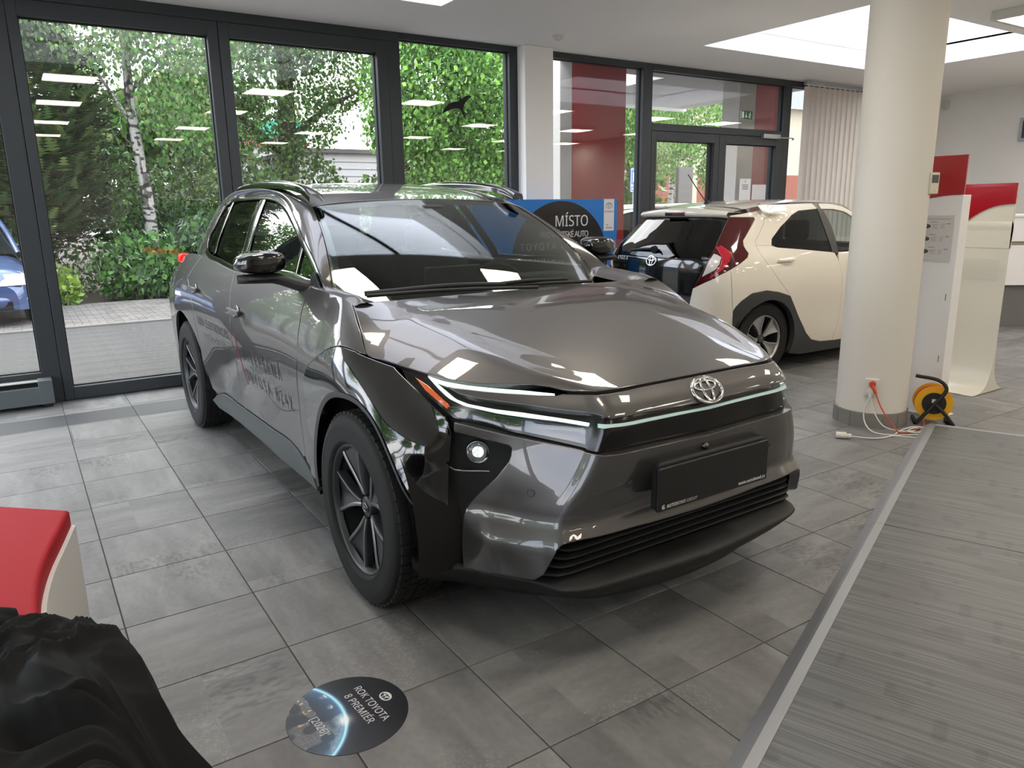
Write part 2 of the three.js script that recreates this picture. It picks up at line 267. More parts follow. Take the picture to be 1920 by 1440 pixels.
// ceiling light panels
{
  const lampMat = std({ name: 'lit diffuser', color: 0xfff4d8, emissive: 0xfff4e2, emissiveIntensity: 1.3, roughness: 0.6 });
  const fr = [rbox(-0.31, 0.31, -0.075, 0, -0.31, -0.27, 0.004, 1), rbox(-0.31, 0.31, -0.075, 0, 0.27, 0.31, 0.004, 1), rbox(-0.31, -0.27, -0.075, 0, -0.27, 0.27, 0.004, 1), rbox(0.27, 0.31, -0.075, 0, -0.27, 0.27, 0.004, 1)], frg = merge(fr), dg = box(-0.27, 0.27, -0.066, -0.06, -0.27, 0.27);
  const cols = [0.66, 2.92, 5.15, 7.5, 9.8, 11.55], rows = [2.66, 4.95, 7.6, 10.1];
  for (const z of rows) for (const x of cols) {
    const shown = x === 7.5 && z === 2.66, l = thing('ceiling_light', shown ? 'square warm-white ceiling light panel at the top right corner' : 'square warm-white ceiling light panel mirrored in the window glass', 'ceiling light', [x, H, z], 0, 'ceiling light panels');
    part('light_frame', frg, M.lampFrame, l); part('diffuser', dg, lampMat, l);
    const a = new THREE.RectAreaLight(0xfff4e2, LAMP, 0.54, 0.54); a.position.set(0, -0.07, 0); a.rotation.x = -PI / 2; l.add(a);
  }
}
// ------------------------------------------------------------------ sheet-metal panels cut out of a smooth surface S(p, q) -> [u, y, s]
const sub3 = (a, b) => [a[0] - b[0], a[1] - b[1], a[2] - b[2]], add3 = (a, b, k = 1) => [a[0] + b[0] * k, a[1] + b[1] * k, a[2] + b[2] * k];
const cross3 = (a, b) => [a[1] * b[2] - a[2] * b[1], a[2] * b[0] - a[0] * b[2], a[0] * b[1] - a[1] * b[0]], dot3 = (a, b) => a[0] * b[0] + a[1] * b[1] + a[2] * b[2];
const norm3 = (a) => { const l = hypot(...a) || 1; return [a[0] / l, a[1] / l, a[2] / l]; };
function frameAt(S, p, q, e) {
  const h0 = e[0], h1 = e[1], P = S(p, q), A = S(p + h0, q), B = S(p - h0, q), C = S(p, q + h1), D = S(p, q - h1);
  const Pt = sub3(A, B).map((v) => v / (2 * h0)), Py = sub3(C, D).map((v) => v / (2 * h1));
  return { P, Pt, Py, N: norm3(cross3(Pt, Py)) };
}
// outward normal comes out as Pt x Py for a surface whose p runs rearward along the +u side; o.flipN turns it
function panelGeo(S, poly, o = {}) {
  const { gap = 0.0022, bevel = 0.0035, off = 0, skirt = 0.018, cell = [0.2, 0.03], side = 1, e = [1e-3, 1e-4], flipN = 1, keep = (p) => abs(p) < 1e-3, step = 0.03, uvf } = o;
  const fr = (p, q) => { const f = frameAt(S, p, q, e); if (flipN < 0) f.N = f.N.map((v) => -v); return f; };
  // densify
  let pts = [];
  for (let i = 0; i < poly.length; i++) { const a = poly[i], b = poly[(i + 1) % poly.length], d = hypot(...sub3(S(...a), S(...b))), n = max(1, Math.ceil(d / step)); if (d < 1e-6) continue; for (let k = 0; k < n; k++) pts.push([lerp(a[0], b[0], k / n), lerp(a[1], b[1], k / n)]); }
  // orientation: tangent x N must point outward
  let area = 0; for (let i = 0; i < pts.length; i++) { const a = pts[i], b = pts[(i + 1) % pts.length]; area += a[0] * b[1] - b[0] * a[1]; }
  const mid = pts[0], f0 = fr(...mid), hand = Math.sign(dot3(cross3(f0.Pt, f0.Py), f0.N));
  if (area * hand < 0) pts.reverse();
  const n = pts.length, frs = pts.map((p) => fr(...p));
  const outDir = pts.map((_, i) => { const a = frs[(i + n - 1) % n].P, b = frs[i].P, c = frs[(i + 1) % n].P, N = frs[i].N, e1 = norm3(sub3(b, a)), e2 = norm3(sub3(c, b)), n1 = cross3(e1, N), n2 = cross3(e2, N), m = [n1[0] + n2[0], n1[1] + n2[1], n1[2] + n2[2]], l = max(dot3(n1, n1) + dot3(n1, n2), 0.5); return m.map((v) => v / l); });
  const inset = (d) => pts.map((p, i) => { const { Pt, Py } = frs[i], v = outDir[i], a = dot3(Pt, Pt), b = dot3(Pt, Py), c = dot3(Py, Py), r0 = -d * dot3(v, Pt), r1 = -d * dot3(v, Py), det = a * c - b * b || 1e-12; let x = (r0 * c - r1 * b) / det, y = (a * r1 - b * r0) / det; if (keep(p[0])) x = 0; return [p[0] + x, p[1] + y]; });
  const inn = inset(gap + bevel), edge = inset(gap);
  const pos = [], nor = [], uv = [];
  const put = (P, N, w) => { pos.push(-P[0] * side, P[1], P[2]); nor.push(-N[0] * side, N[1], N[2]); uv.push(...(uvf ? uvf(w, P) : [P[2], P[1]])); };
  const tri = (a, b, c) => { for (const v of side > 0 ? [a, c, b] : [a, b, c]) put(...v); };
  // interior by cells
  let x0 = 1e9, x1 = -1e9, y0 = 1e9, y1 = -1e9; for (const p of inn) { x0 = min(x0, p[0]); x1 = max(x1, p[0]); y0 = min(y0, p[1]); y1 = max(y1, p[1]); }
  const clip = (P, ax, v, s) => { const out = []; for (let i = 0; i < P.length; i++) { const a = P[i], b = P[(i + 1) % P.length], da = (a[ax] - v) * s, db = (b[ax] - v) * s; if (da >= 0) out.push(a); if (da * db < 0) { const t = da / (da - db); out.push([lerp(a[0], b[0], t), lerp(a[1], b[1], t)]); } } return out; };
  const memo = new Map(), vert = (p) => { const k = p[0].toFixed(6) + ',' + p[1].toFixed(6); let v = memo.get(k); if (!v) { const f = fr(...p); v = [add3(f.P, f.N, off), f.N, p]; memo.set(k, v); } return v; };
  for (let cx = floor(x0 / cell[0]); cx * cell[0] < x1; cx++) {
    const colP = clip(clip(inn, 0, cx * cell[0], 1), 0, (cx + 1) * cell[0], -1); if (colP.length < 3) continue;
    for (let cy = floor(y0 / cell[1]); cy * cell[1] < y1; cy++) {
      const P = clip(clip(colP, 1, cy * cell[1], 1), 1, (cy + 1) * cell[1], -1); if (P.length < 3) continue;
      const cl = P.filter((p, i) => { const b = P[(i + 1) % P.length]; return abs(p[0] - b[0]) + abs(p[1] - b[1]) > 1e-9; }); if (cl.length < 3) continue;
      const fs = THREE.ShapeUtils.triangulateShape(cl.map((p) => new THREE.Vector2(p[0], p[1])), []);
      for (const [i, j, k] of fs) { const a = cl[i], b = cl[j], c = cl[k], ar = (b[0] - a[0]) * (c[1] - a[1]) - (c[0] - a[0]) * (b[1] - a[1]); if (abs(ar) < 1e-12) continue; const [A, B, C] = [vert(a), vert(b), vert(c)]; ar * hand > 0 ? tri(A, B, C) : tri(A, C, B); }
    }
  }
  // rounded edge and skirt
  const E = edge.map((p, i) => { const f = fr(...p), o2 = norm3(outDir[i]); return { N: f.N, top: add3(f.P, f.N, off - bevel * 0.4), low: add3(f.P, f.N, off - skirt), o: o2, lean: norm3(add3(f.N, o2)) }; });
  for (let i = 0; i < n; i++) {
    const j = (i + 1) % n; if (keep(pts[i][0]) && keep(pts[j][0])) continue;
    const a = vert(inn[i]), b = vert(inn[j]), c = [E[i].top, E[i].lean, edge[i]], d = [E[j].top, E[j].lean, edge[j]];
    tri(a, c, b); tri(b, c, d);
    if (skirt > 0) { const c2 = [E[i].top, E[i].o, edge[i]], d2 = [E[j].top, E[j].o, edge[j]], g = [E[i].low, E[i].o, edge[i]], h = [E[j].low, E[j].o, edge[j]]; tri(c2, g, d2); tri(d2, g, h); }
  }
  const g = new THREE.BufferGeometry();
  g.setAttribute('position', new THREE.Float32BufferAttribute(pos, 3)); g.setAttribute('normal', new THREE.Float32BufferAttribute(nor, 3)); g.setAttribute('uv', new THREE.Float32BufferAttribute(uv, 2));
  return g;
}
const bothSides = (f) => merge([f(1), f(-1)]);
// a body skin: columns of [u, s] knots along t, rows over height
function bodySkin(T, Y) {
  const NT = T.length, n = Y.length;
  const MY = T.map((c) => c.map((v, j) => [0, 1].map((k) => { if (j === 0) return (c[1][k] - c[0][k]) / (Y[1] - Y[0]); if (j === n - 1) return (c[j][k] - c[j - 1][k]) / (Y[j] - Y[j - 1]); const h0 = Y[j] - Y[j - 1], h1 = Y[j + 1] - Y[j]; return (((c[j][k] - c[j - 1][k]) / h0) * h1 + ((c[j + 1][k] - c[j][k]) / h1) * h0) / (h0 + h1); })));
  const H = (p0, m0, p1, m1, h, x) => p0 * (2 * x ** 3 - 3 * x * x + 1) + h * m0 * (x ** 3 - 2 * x * x + x) + p1 * (-2 * x ** 3 + 3 * x * x) + h * m1 * (x ** 3 - x * x);
  const at = (i, yy) => { const y = clamp(yy, Y[0], Y[n - 1]); let j = 0; while (j < n - 2 && y > Y[j + 1]) j++; const h = Y[j + 1] - Y[j], x = (y - Y[j]) / h; return [0, 1].map((k) => H(T[i][j][k], MY[i][j][k], T[i][j + 1][k], MY[i][j + 1][k], h, x)); };
  const K = (k, y) => { if (k < 0) { const q = at(-k, y); return [-q[0], q[1]]; } if (k >= NT) { const q = at(2 * NT - 2 - k, y); return [-q[0], q[1]]; } return at(k, y); };
  const S = (t, y) => {
    if (t < 0) { const q = S(-t, y); return [-q[0], q[1], q[2]]; }
    const i = clamp(floor(t), 0, NT - 2), x = t - i, p0 = K(i - 1, y), p1 = K(i, y), p2 = K(i + 1, y), p3 = K(i + 2, y), d = (a, b) => max(hypot(b[0] - a[0], b[1] - a[1]), 1e-6), d0 = d(p0, p1), d1 = d(p1, p2), d2 = d(p2, p3);
    const r = [0, 1].map((k) => H(p1[k], (((p1[k] - p0[k]) / d0) * d1 + ((p2[k] - p1[k]) / d1) * d0) / (d0 + d1), p2[k], (((p2[k] - p1[k]) / d1) * d2 + ((p3[k] - p2[k]) / d2) * d1) / (d1 + d2), d1, x));
    return [r[0], y, r[1]];
  };
  S.tOf = (s, y, lo = 6, hi = 18.5) => { for (let k = 0; k < 40; k++) { const m = (lo + hi) / 2; S(m, y)[2] > s ? (lo = m) : (hi = m); } return (lo + hi) / 2; };
  return S;
}
const BODY_ROWS=[.16,.28,.36,.44,.5,.53,.6,.72,.8,.85,.9,.95,1.02,1.08,1.14,1.2];
const BODY_TABLE=[[[0,.8],[0,.85],[0,.845],[0,.834],[0,.812],[0,.82],[0,.846],[0,.866],[0,.866],[0,.844],[0,.788],[0,.7],[0,.62],[0,.5],[0,.4],[0,.3]],
[[.25,.797],[.25,.847],[.25,.842],[.25,.831],[.25,.809],[.25,.817],[.25,.843],[.25,.863],[.25,.863],[.25,.841],[.25,.785],[.25,.697],[.25,.617],[.25,.497],[.25,.397],[.25,.297]],
[[.49,.793],[.535,.843],[.538,.838],[.533,.827],[.512,.805],[.502,.813],[.465,.839],[.408,.859],[.382,.859],[.372,.837],[.365,.781],[.35,.693],[.33,.613],[.32,.493],[.31,.393],[.31,.293]],
[[.54,.78],[.585,.83],[.588,.825],[.583,.814],[.562,.792],[.552,.8],[.515,.826],[.458,.846],[.432,.846],[.422,.824],[.415,.768],[.4,.68],[.38,.6],[.37,.48],[.36,.38],[.36,.28]],
[[.58,.734],[.625,.784],[.628,.779],[.623,.768],[.602,.746],[.592,.754],[.555,.78],[.498,.8],[.472,.8],[.462,.778],[.455,.722],[.44,.634],[.42,.554],[.41,.434],[.4,.334],[.4,.234]],
[[.6795,.589],[.7135,.6315],[.7195,.6347],[.7246,.6375],[.687,.6],[.6835,.6059],[.672,.627],[.642,.6395],[.6265,.637],[.6186,.613],[.609,.5631],[.592,.489],[.567,.399],[.547,.289],[.527,.189],[.512,.089]],
[[.755,.42],[.778,.455],[.775,.4544],[.7703,.4511],[.768,.45],[.767,.4497],[.765,.45],[.762,.455],[.757,.45],[.7511,.424],[.739,.3802],[.72,.32],[.69,.22],[.66,.12],[.63,.02],[.6,-.08]],
[[.82,.39],[.835,.425],[.8363,.4298],[.8361,.4303],[.836,.43],[.836,.4302],[.836,.43],[.834,.42],[.818,.345],[.8077,.2862],[.7936,.2275],[.775,.17],[.745,.07],[.715,-.03],[.69,-.12],[.66,-.2]],
[[.885,.37],[.905,.4],[.9107,.4092],[.9125,.4082],[.912,.4],[.9116,.3935],[.91,.37],[.906,.29],[.893,.2],[.8753,.1496],[.852,.1003],[.825,.05],[.79,-.03],[.755,-.11],[.725,-.19],[.7,-.27]],
[[.905,0],[.92,0],[.9241,0],[.9253,0],[.925,0],[.925,0],[.925,0],[.926,0],[.926,0],[.9173,-.0048],[.8993,-.0141],[.872,-.03],[.828,-.08],[.783,-.14],[.738,-.21],[.7,-.29]],
[[.875,-.42],[.905,-.42],[.9124,-.42],[.9148,-.42],[.915,-.42],[.9152,-.42],[.916,-.42],[.922,-.42],[.926,-.42],[.9234,-.42],[.9144,-.42],[.898,-.42],[.865,-.42],[.828,-.42],[.79,-.42],[.75,-.42]],
[[.862,-.75],[.885,-.75],[.8876,-.75],[.8893,-.75],[.892,-.75],[.894,-.75],[.9,-.75],[.914,-.75],[.922,-.75],[.9229,-.75],[.9185,-.75],[.908,-.75],[.88,-.75],[.845,-.75],[.806,-.75],[.765,-.75]],
[[.858,-1.2],[.88,-1.2],[.8774,-1.2],[.8774,-1.2],[.882,-1.2],[.8855,-1.2],[.896,-1.2],[.917,-1.2],[.926,-1.2],[.9275,-1.2],[.9237,-1.2],[.914,-1.2],[.89,-1.2],[.858,-1.2],[.82,-1.2],[.778,-1.2]],
[[.858,-1.7],[.88,-1.7],[.8731,-1.7],[.8709,-1.7],[.876,-1.7],[.8805,-1.7],[.894,-1.7],[.918,-1.7],[.929,-1.7],[.9311,-1.7],[.928,-1.7],[.919,-1.7],[.897,-1.7],[.867,-1.7],[.83,-1.7],[.788,-1.7]],
[[.858,-2.1],[.88,-2.1],[.8762,-2.1],[.8745,-2.1],[.878,-2.1],[.8813,-2.1],[.892,-2.1],[.917,-2.1],[.93,-2.1],[.9334,-2.1],[.9316,-2.1],[.924,-2.1],[.903,-2.1],[.874,-2.1],[.838,-2.1],[.795,-2.1]],
[[.868,-2.48],[.895,-2.48],[.8991,-2.48],[.9018,-2.48],[.905,-2.48],[.9069,-2.48],[.912,-2.48],[.924,-2.48],[.934,-2.48],[.9371,-2.48],[.9358,-2.48],[.929,-2.48],[.909,-2.48],[.879,-2.48],[.84,-2.48],[.796,-2.48]],
[[.875,-2.914],[.91,-2.914],[.9179,-2.914],[.9223,-2.914],[.925,-2.914],[.926,-2.914],[.928,-2.914],[.935,-2.914],[.94,-2.914],[.9398,-2.914],[.9361,-2.914],[.928,-2.914],[.905,-2.914],[.872,-2.914],[.832,-2.914],[.786,-2.914]],
[[.86,-3.3],[.89,-3.3],[.9013,-3.3],[.9075,-3.3],[.91,-3.3],[.9115,-3.3],[.915,-3.3],[.922,-3.3],[.925,-3.3],[.923,-3.3],[.9173,-3.3],[.907,-3.3],[.88,-3.3],[.845,-3.3],[.803,-3.3],[.757,-3.3]],
[[.82,-3.58],[.855,-3.58],[.8665,-3.58],[.8725,-3.58],[.875,-3.58],[.8765,-3.58],[.88,-3.58],[.885,-3.58],[.885,-3.58],[.8818,-3.58],[.8745,-3.58],[.862,-3.58],[.832,-3.58],[.795,-3.58],[.755,-3.58],[.71,-3.58]],
[[.7,-3.78],[.7,-3.78],[.7,-3.78],[.7,-3.78],[.7,-3.78],[.7,-3.78],[.7,-3.78],[.7,-3.78],[.7,-3.78],[.7,-3.78],[.7,-3.78],[.7,-3.78],[.7,-3.78],[.7,-3.78],[.7,-3.78],[.7,-3.78]],
[[.35,-3.86],[.35,-3.86],[.35,-3.86],[.35,-3.86],[.35,-3.86],[.35,-3.86],[.35,-3.86],[.35,-3.86],[.35,-3.86],[.35,-3.86],[.35,-3.86],[.35,-3.86],[.35,-3.86],[.35,-3.86],[.35,-3.86],[.35,-3.86]],
[[0,-3.87],[0,-3.87],[0,-3.87],[0,-3.87],[0,-3.87],[0,-3.87],[0,-3.87],[0,-3.87],[0,-3.87],[0,-3.87],[0,-3.87],[0,-3.87],[0,-3.87],[0,-3.87],[0,-3.87],[0,-3.87]]];
const CUT={
hoodedge:[[4.219,.8893],[4.324,.8963],[4.502,.9007],[4.792,.9025],[5.125,.9011],[5.463,.8997],[5.885,.904],[6.422,.912],[6.875,.9183],[7.38,.9265],[7.837,.934],[8.456,.9455]],
fseam:[[8.456,.9455],[8.707,.9856],[9.033,1.034],[9.146,1.075],[9.271,1.103]],
nose:[[0,.893],[1,.8915],[2,.889],[4.249,.886],[4.345,.8807],[4.593,.8799],[4.817,.8812],[5.087,.8814],[5.358,.8826],[5.677,.8856],[5.956,.8868],[5.882,.875],[5.791,.8663],[5.53,.8586],[4.874,.8494],[4.301,.837],[3.36,.8277],[2.789,.8201],[1.316,.8213],[.519,.8167],[.325,.8162],[0,.814]],
drl_up:[[6.426,.91],[6.057,.9019],[5.604,.8959],[5.181,.893],[4.793,.8917],[4.353,.8861],[4.384,.8798],[4.813,.883],[5.355,.8845],[5.907,.8891],[6.277,.8964]],
drl_low:[[6.433,.907],[6.277,.8964],[6.026,.8753],[5.877,.8547],[5.681,.8432],[5.296,.8341],[4.894,.8299],[4.456,.8203],[3.976,.8086],[4.007,.7977],[4.459,.8095],[4.902,.8166],[5.306,.8227],[5.761,.8358],[5.958,.8503],[6.205,.877]],
bar:[[3.579,.8089],[3.208,.8081],[2.684,.8079],[.533,.8027],[.34,.8012],[0,.8],[0,.789],[.348,.7916],[.541,.7923],[2.678,.7964],[3.201,.7944],[3.574,.796]],
amber:[[6.86,.9028],[6.52,.8834],[6.05,.8361],[6.108,.8193],[6.263,.8325],[6.641,.8666]],
lamp:[[0,.86],[2.9,.86],[4.204,.8943],[4.309,.9017],[4.776,.9086],[5.45,.9069],[5.873,.9113],[6.406,.9191],[7.011,.9291],[7.238,.9235],[7.118,.8937],[6.844,.8662],[6.561,.8385],[6.191,.8029],[5.938,.7895],[5.597,.7779],[4.892,.7606],[3.834,.7273],[2.998,.7218],[1.961,.7222],[.514,.7121],[.218,.7108],[0,.709]],
lens:[[6.07,.8307],[5.767,.8303],[5.315,.8179],[4.904,.8114],[4.02,.7922],[3.889,.7368],[4.898,.7684],[5.596,.7841],[5.924,.7948]],
bumper:[[0,.703],[.214,.705],[.511,.7068],[2.854,.7158],[3.807,.7226],[4.887,.7552],[5.598,.7726],[5.945,.7842],[5.965,.7611],[5.947,.7455],[5.703,.7373],[5.442,.7329],[5.073,.7234],[5.027,.7172],[5.015,.6938],[5.026,.6767],[5.165,.6199],[5.374,.5636],[5.667,.4904],[5.723,.4613],[5.765,.3747],[5.744,.2801],[4.977,.3085],[4.198,.3183],[3.231,.425],[3.023,.4378],[2.59,.4431],[1.939,.4446],[1.59,.4396],[.922,.4293],[.536,.4278],[0,.426]],
clad:[[8.442,.939],[7.387,.9188],[7.118,.8937],[6.844,.8662],[6.561,.8385],[6.191,.8029],[6.049,.7827],[5.972,.7465],[6.015,.6075],[6.069,.3104],[6.214,.2911],[7.354,.3],[7.68,.339]],
cladtop:[[10.26,.6926],[10.2,.7657],[10.06,.8228],[9.9,.8613],[9.706,.901],[9.571,.9273],[9.431,.9468],[9.253,.9609],[9.133,.9603],[9.074,.9571],[8.846,.9483]],
fogh:[[5.947,.745],[5.441,.7311],[5.079,.7211],[5.02,.6937],[5.102,.6487],[5.161,.6237],[5.374,.5636],[5.667,.4904],[5.744,.4605],[5.79,.3736],[5.762,.2833],[5.964,.2851],[5.977,.5833]],
door1f:[[10.66,1.086],[10.59,1.034],[10.49,.9793],[10.42,.9103],[10.4,.8403],[10.53,.7173],[10.65,.5589],[10.63,.4226]],
door12:[[13.09,1.086],[12.93,.9992],[12.83,.8993],[12.86,.7532],[12.92,.6611],[13.1,.5567],[13.2,.4192],[13.03,.3767]],
door2r:[[16.07,1.079],[15.66,1.039],[15.38,.9972],[15.08,.8749],[15.1,.7118],[15.1,.6341],[15.11,.5106]],
silltop:[[15,.2767],[14.55,.3366],[14.18,.3764],[13.58,.3743],[12.94,.3795],[12.03,.3912],[11.08,.3993],[10.58,.3704],[10.16,.3304]],
sillbot:[[14.54,.2569],[13.24,.2806],[12.41,.2776],[11.7,.2618],[11.15,.2706],[10.41,.2914],[9.825,.2904]]};
const DLO_EDGE=[[-0.577,1.143],[-0.691,1.203],[-0.95,1.307],[-1.177,1.396],[-1.357,1.457],[-1.535,1.499],[-1.726,1.524],[-1.915,1.531],[-2.217,1.53],[-2.539,1.515],[-2.67,1.482],[-2.686,1.375],[-2.731,1.302],[-2.648,1.217],[-2.562,1.197],[-2.188,1.166],[-1.915,1.145],[-0.906,1.16],[-0.68,1.144]];
// ------------------------------------------------------------------ the grey electric SUV
const body = bodySkin(BODY_TABLE, BODY_ROWS);
const suv = thing('suv_car', 'dark grey metallic electric SUV with glossy black front arches in the showroom', 'car', [1.704, 0, 3.43], 0.0105);
const WB = -2.914, HUB = 0.365, ARCH = 0.44;
const sy = (list) => list.map(([s, y]) => [body.tOf(s, y), y]);
const arc = (s0, a0, a1, n = 26, R = ARCH) => sy(Array.from({ length: n }, (_, i) => { const a = lerp(a0, a1, i / (n - 1)); return [s0 + R * cos(a), HUB + R * sin(a)]; }));
const panel = (name, poly, mat, o = {}, label) => { const a = part(name, panelGeo(body, poly, { ...o, side: 1 }), mat, suv), b = part(name, panelGeo(body, poly, { ...o, side: -1 }), mat, suv); if (label) a.userData.label = b.userData.label = label; return [a, b]; };
const panelWhole = (name, poly, mat, o = {}, label) => { const a = part(name, bothSides((side) => panelGeo(body, poly, { ...o, side })), mat, suv); if (label) a.userData.label = label; return a; };
const rev = (l) => [...l].reverse();
{
  // dark shell behind the panel gaps
  const shell = [[0, 0.5], [0, 0.86], [2.9, 0.86], ...CUT.hoodedge.map(([t, y]) => [t, y - 0.03]), ...sy([[-0.1, 1.03], [-0.5, 1.1], [-1.2, 1.11], [-2.2, 1.12], [-2.8, 1.15], [-3.3, 1.15]]), [20.9, 1.15], [20.9, 0.3], ...sy([[-3.35, 0.3]]), ...arc(WB, PI * 1.05, -0.05 * PI, 26, 0.46).map((p) => p), ...sy([[-2.4, 0.3], [-0.5, 0.3]]), ...arc(0, PI * 1.05, -0.03 * PI, 26, 0.46), [6, 0.3], [5.2, 0.34], [4.4, 0.5]];
  panelWhole('inner_shell', shell, M.inner, { off: -0.028, gap: 0, skirt: 0, cell: [0.4, 0.06] });
}
// front fender, doors, rear quarter
const dlo = DLO_EDGE;
const belt = curve([[-2.75, 1.225], [-2.56, 1.192], [-2.19, 1.158], [-1.9, 1.14], [-1.2, 1.138], [-0.6, 1.135], [-0.3, 1.118]]);
const beltPts = (s0, s1, n) => sy(Array.from({ length: n }, (_, i) => { const s = lerp(s0, s1, i / (n - 1)); return [s, belt(s)]; }));
const seamF = [...sy([[-0.655, belt(-0.655)]]), ...CUT.door1f, ...sy([[-0.63, 0.397]])];
const seamM = [...sy([[-1.79, belt(-1.79)]]), ...CUT.door12];
const seamR = [...sy([[-2.9, 1.16]]), ...CUT.door2r];
const sillT = (s0, s1, n = 10) => { const c = curve([[-2.32, 0.335], [-2.17, 0.376], [-1.93, 0.376], [-1.6, 0.38], [-1.2, 0.39], [-0.79, 0.399], [-0.61, 0.37], [-0.47, 0.331]]); return sy(Array.from({ length: n }, (_, i) => { const s = lerp(s0, s1, i / (n - 1)); return [s, c(s)]; })); };
panel('front_fender', [...rev(seamF), ...beltPts(-0.62, -0.3, 6), ...rev(CUT.fseam), ...rev(CUT.cladtop), ...sy([[-0.525, 0.6], [-0.535, 0.5], [-0.54, 0.37]]), ...sy([[-0.6, 0.375]])], M.paint);
panel('front_door', [...seamF, ...sillT(-0.66, -1.69), ...rev(seamM), ...beltPts(-1.7, -0.7, 12)], M.paint);
panel('rear_door', [...seamM, ...sillT(-1.73, -2.2), ...sy([[-2.3, 0.34], [-2.4, 0.36]]), ...rev(CUT.door2r.slice(3)), ...rev(CUT.door2r.slice(1, 3)), ...sy([[-2.7, 1.18]]), ...beltPts(-2.66, -1.85, 10)], M.paint);
panel('rear_quarter_panel', [...sy([[-2.7, 1.18]]), ...CUT.door2r.slice(1), ...sy([[-2.475, 0.43]]), ...arc(WB, 0.14, PI - 0.05), ...sy([[-3.36, 0.3]]), [18.4, 0.3], [18.6, 1.1], ...sy([[-3.5, 1.13], [-3.1, 1.18]])], M.paint);
panelWhole('rear_bumper', [[21, 0.28], [21, 1.1], [18.62, 1.1], [18.42, 0.28]], M.paint, { keep: (t) => t > 20.99 });
panel('sill_trim', [...sillT(-0.5, -2.3, 16), ...sy([[-2.42, 0.285], [-2.3, 0.255], [-1.8, 0.27], [-1.4, 0.27], [-1.06, 0.262], [-0.8, 0.268], [-0.55, 0.285], [-0.45, 0.29]])], M.sillGrey, { off: 0.006, skirt: 0.05 }, 'matte grey sill moulding');
panel('wheel_arch_cladding', [...CUT.cladtop, ...CUT.clad, ...arc(0, -0.06, PI + 0.06, 40), ...sy([[-0.535, 0.34], [-0.53, 0.5], [-0.52, 0.6]])], M.gloss, { off: 0.004, skirt: 0.05, cell: [0.12, 0.025] }, 'gloss black wheel arch cladding');
// front face
panelWhole('nose_panel', CUT.nose, M.paint, { skirt: 0.035, cell: [0.1, 0.02] });
panelWhole('lamp_housing', CUT.lamp, M.housing, { off: -0.026, gap: -0.004, skirt: 0.01, cell: [0.1, 0.02] }, 'black lamp band');
panel('running_light', CUT.drl_up, M.drl, { off: -0.004, gap: 0.0005, skirt: 0.02, cell: [0.1, 0.02], bevel: 0.001 }, 'white upper running light strip');
panel('running_light', CUT.drl_low, M.drl, { off: -0.004, gap: 0.0005, skirt: 0.02, cell: [0.1, 0.02], bevel: 0.001 }, 'white lower running light strip');
panelWhole('light_bar', CUT.bar, M.bar, { off: -0.008, gap: 0.0005, skirt: 0.02, cell: [0.1, 0.02], bevel: 0.001 }, 'pale full-width light bar');
panel('side_reflector', CUT.amber, M.amber, { off: -0.012, gap: 0.0005, skirt: 0.012, cell: [0.1, 0.02] }, 'amber reflector');
panel('headlamp_lens', CUT.lens, M.lens, { off: -0.009, gap: 0.001, skirt: 0.008, cell: [0.1, 0.02] });
panelWhole('front_bumper', CUT.bumper, M.paint, { skirt: 0.04, cell: [0.1, 0.025] });
panel('fog_lamp_recess', CUT.fogh, M.gloss, { off: -0.05, gap: -0.012, skirt: 0.01, cell: [0.2, 0.04] });
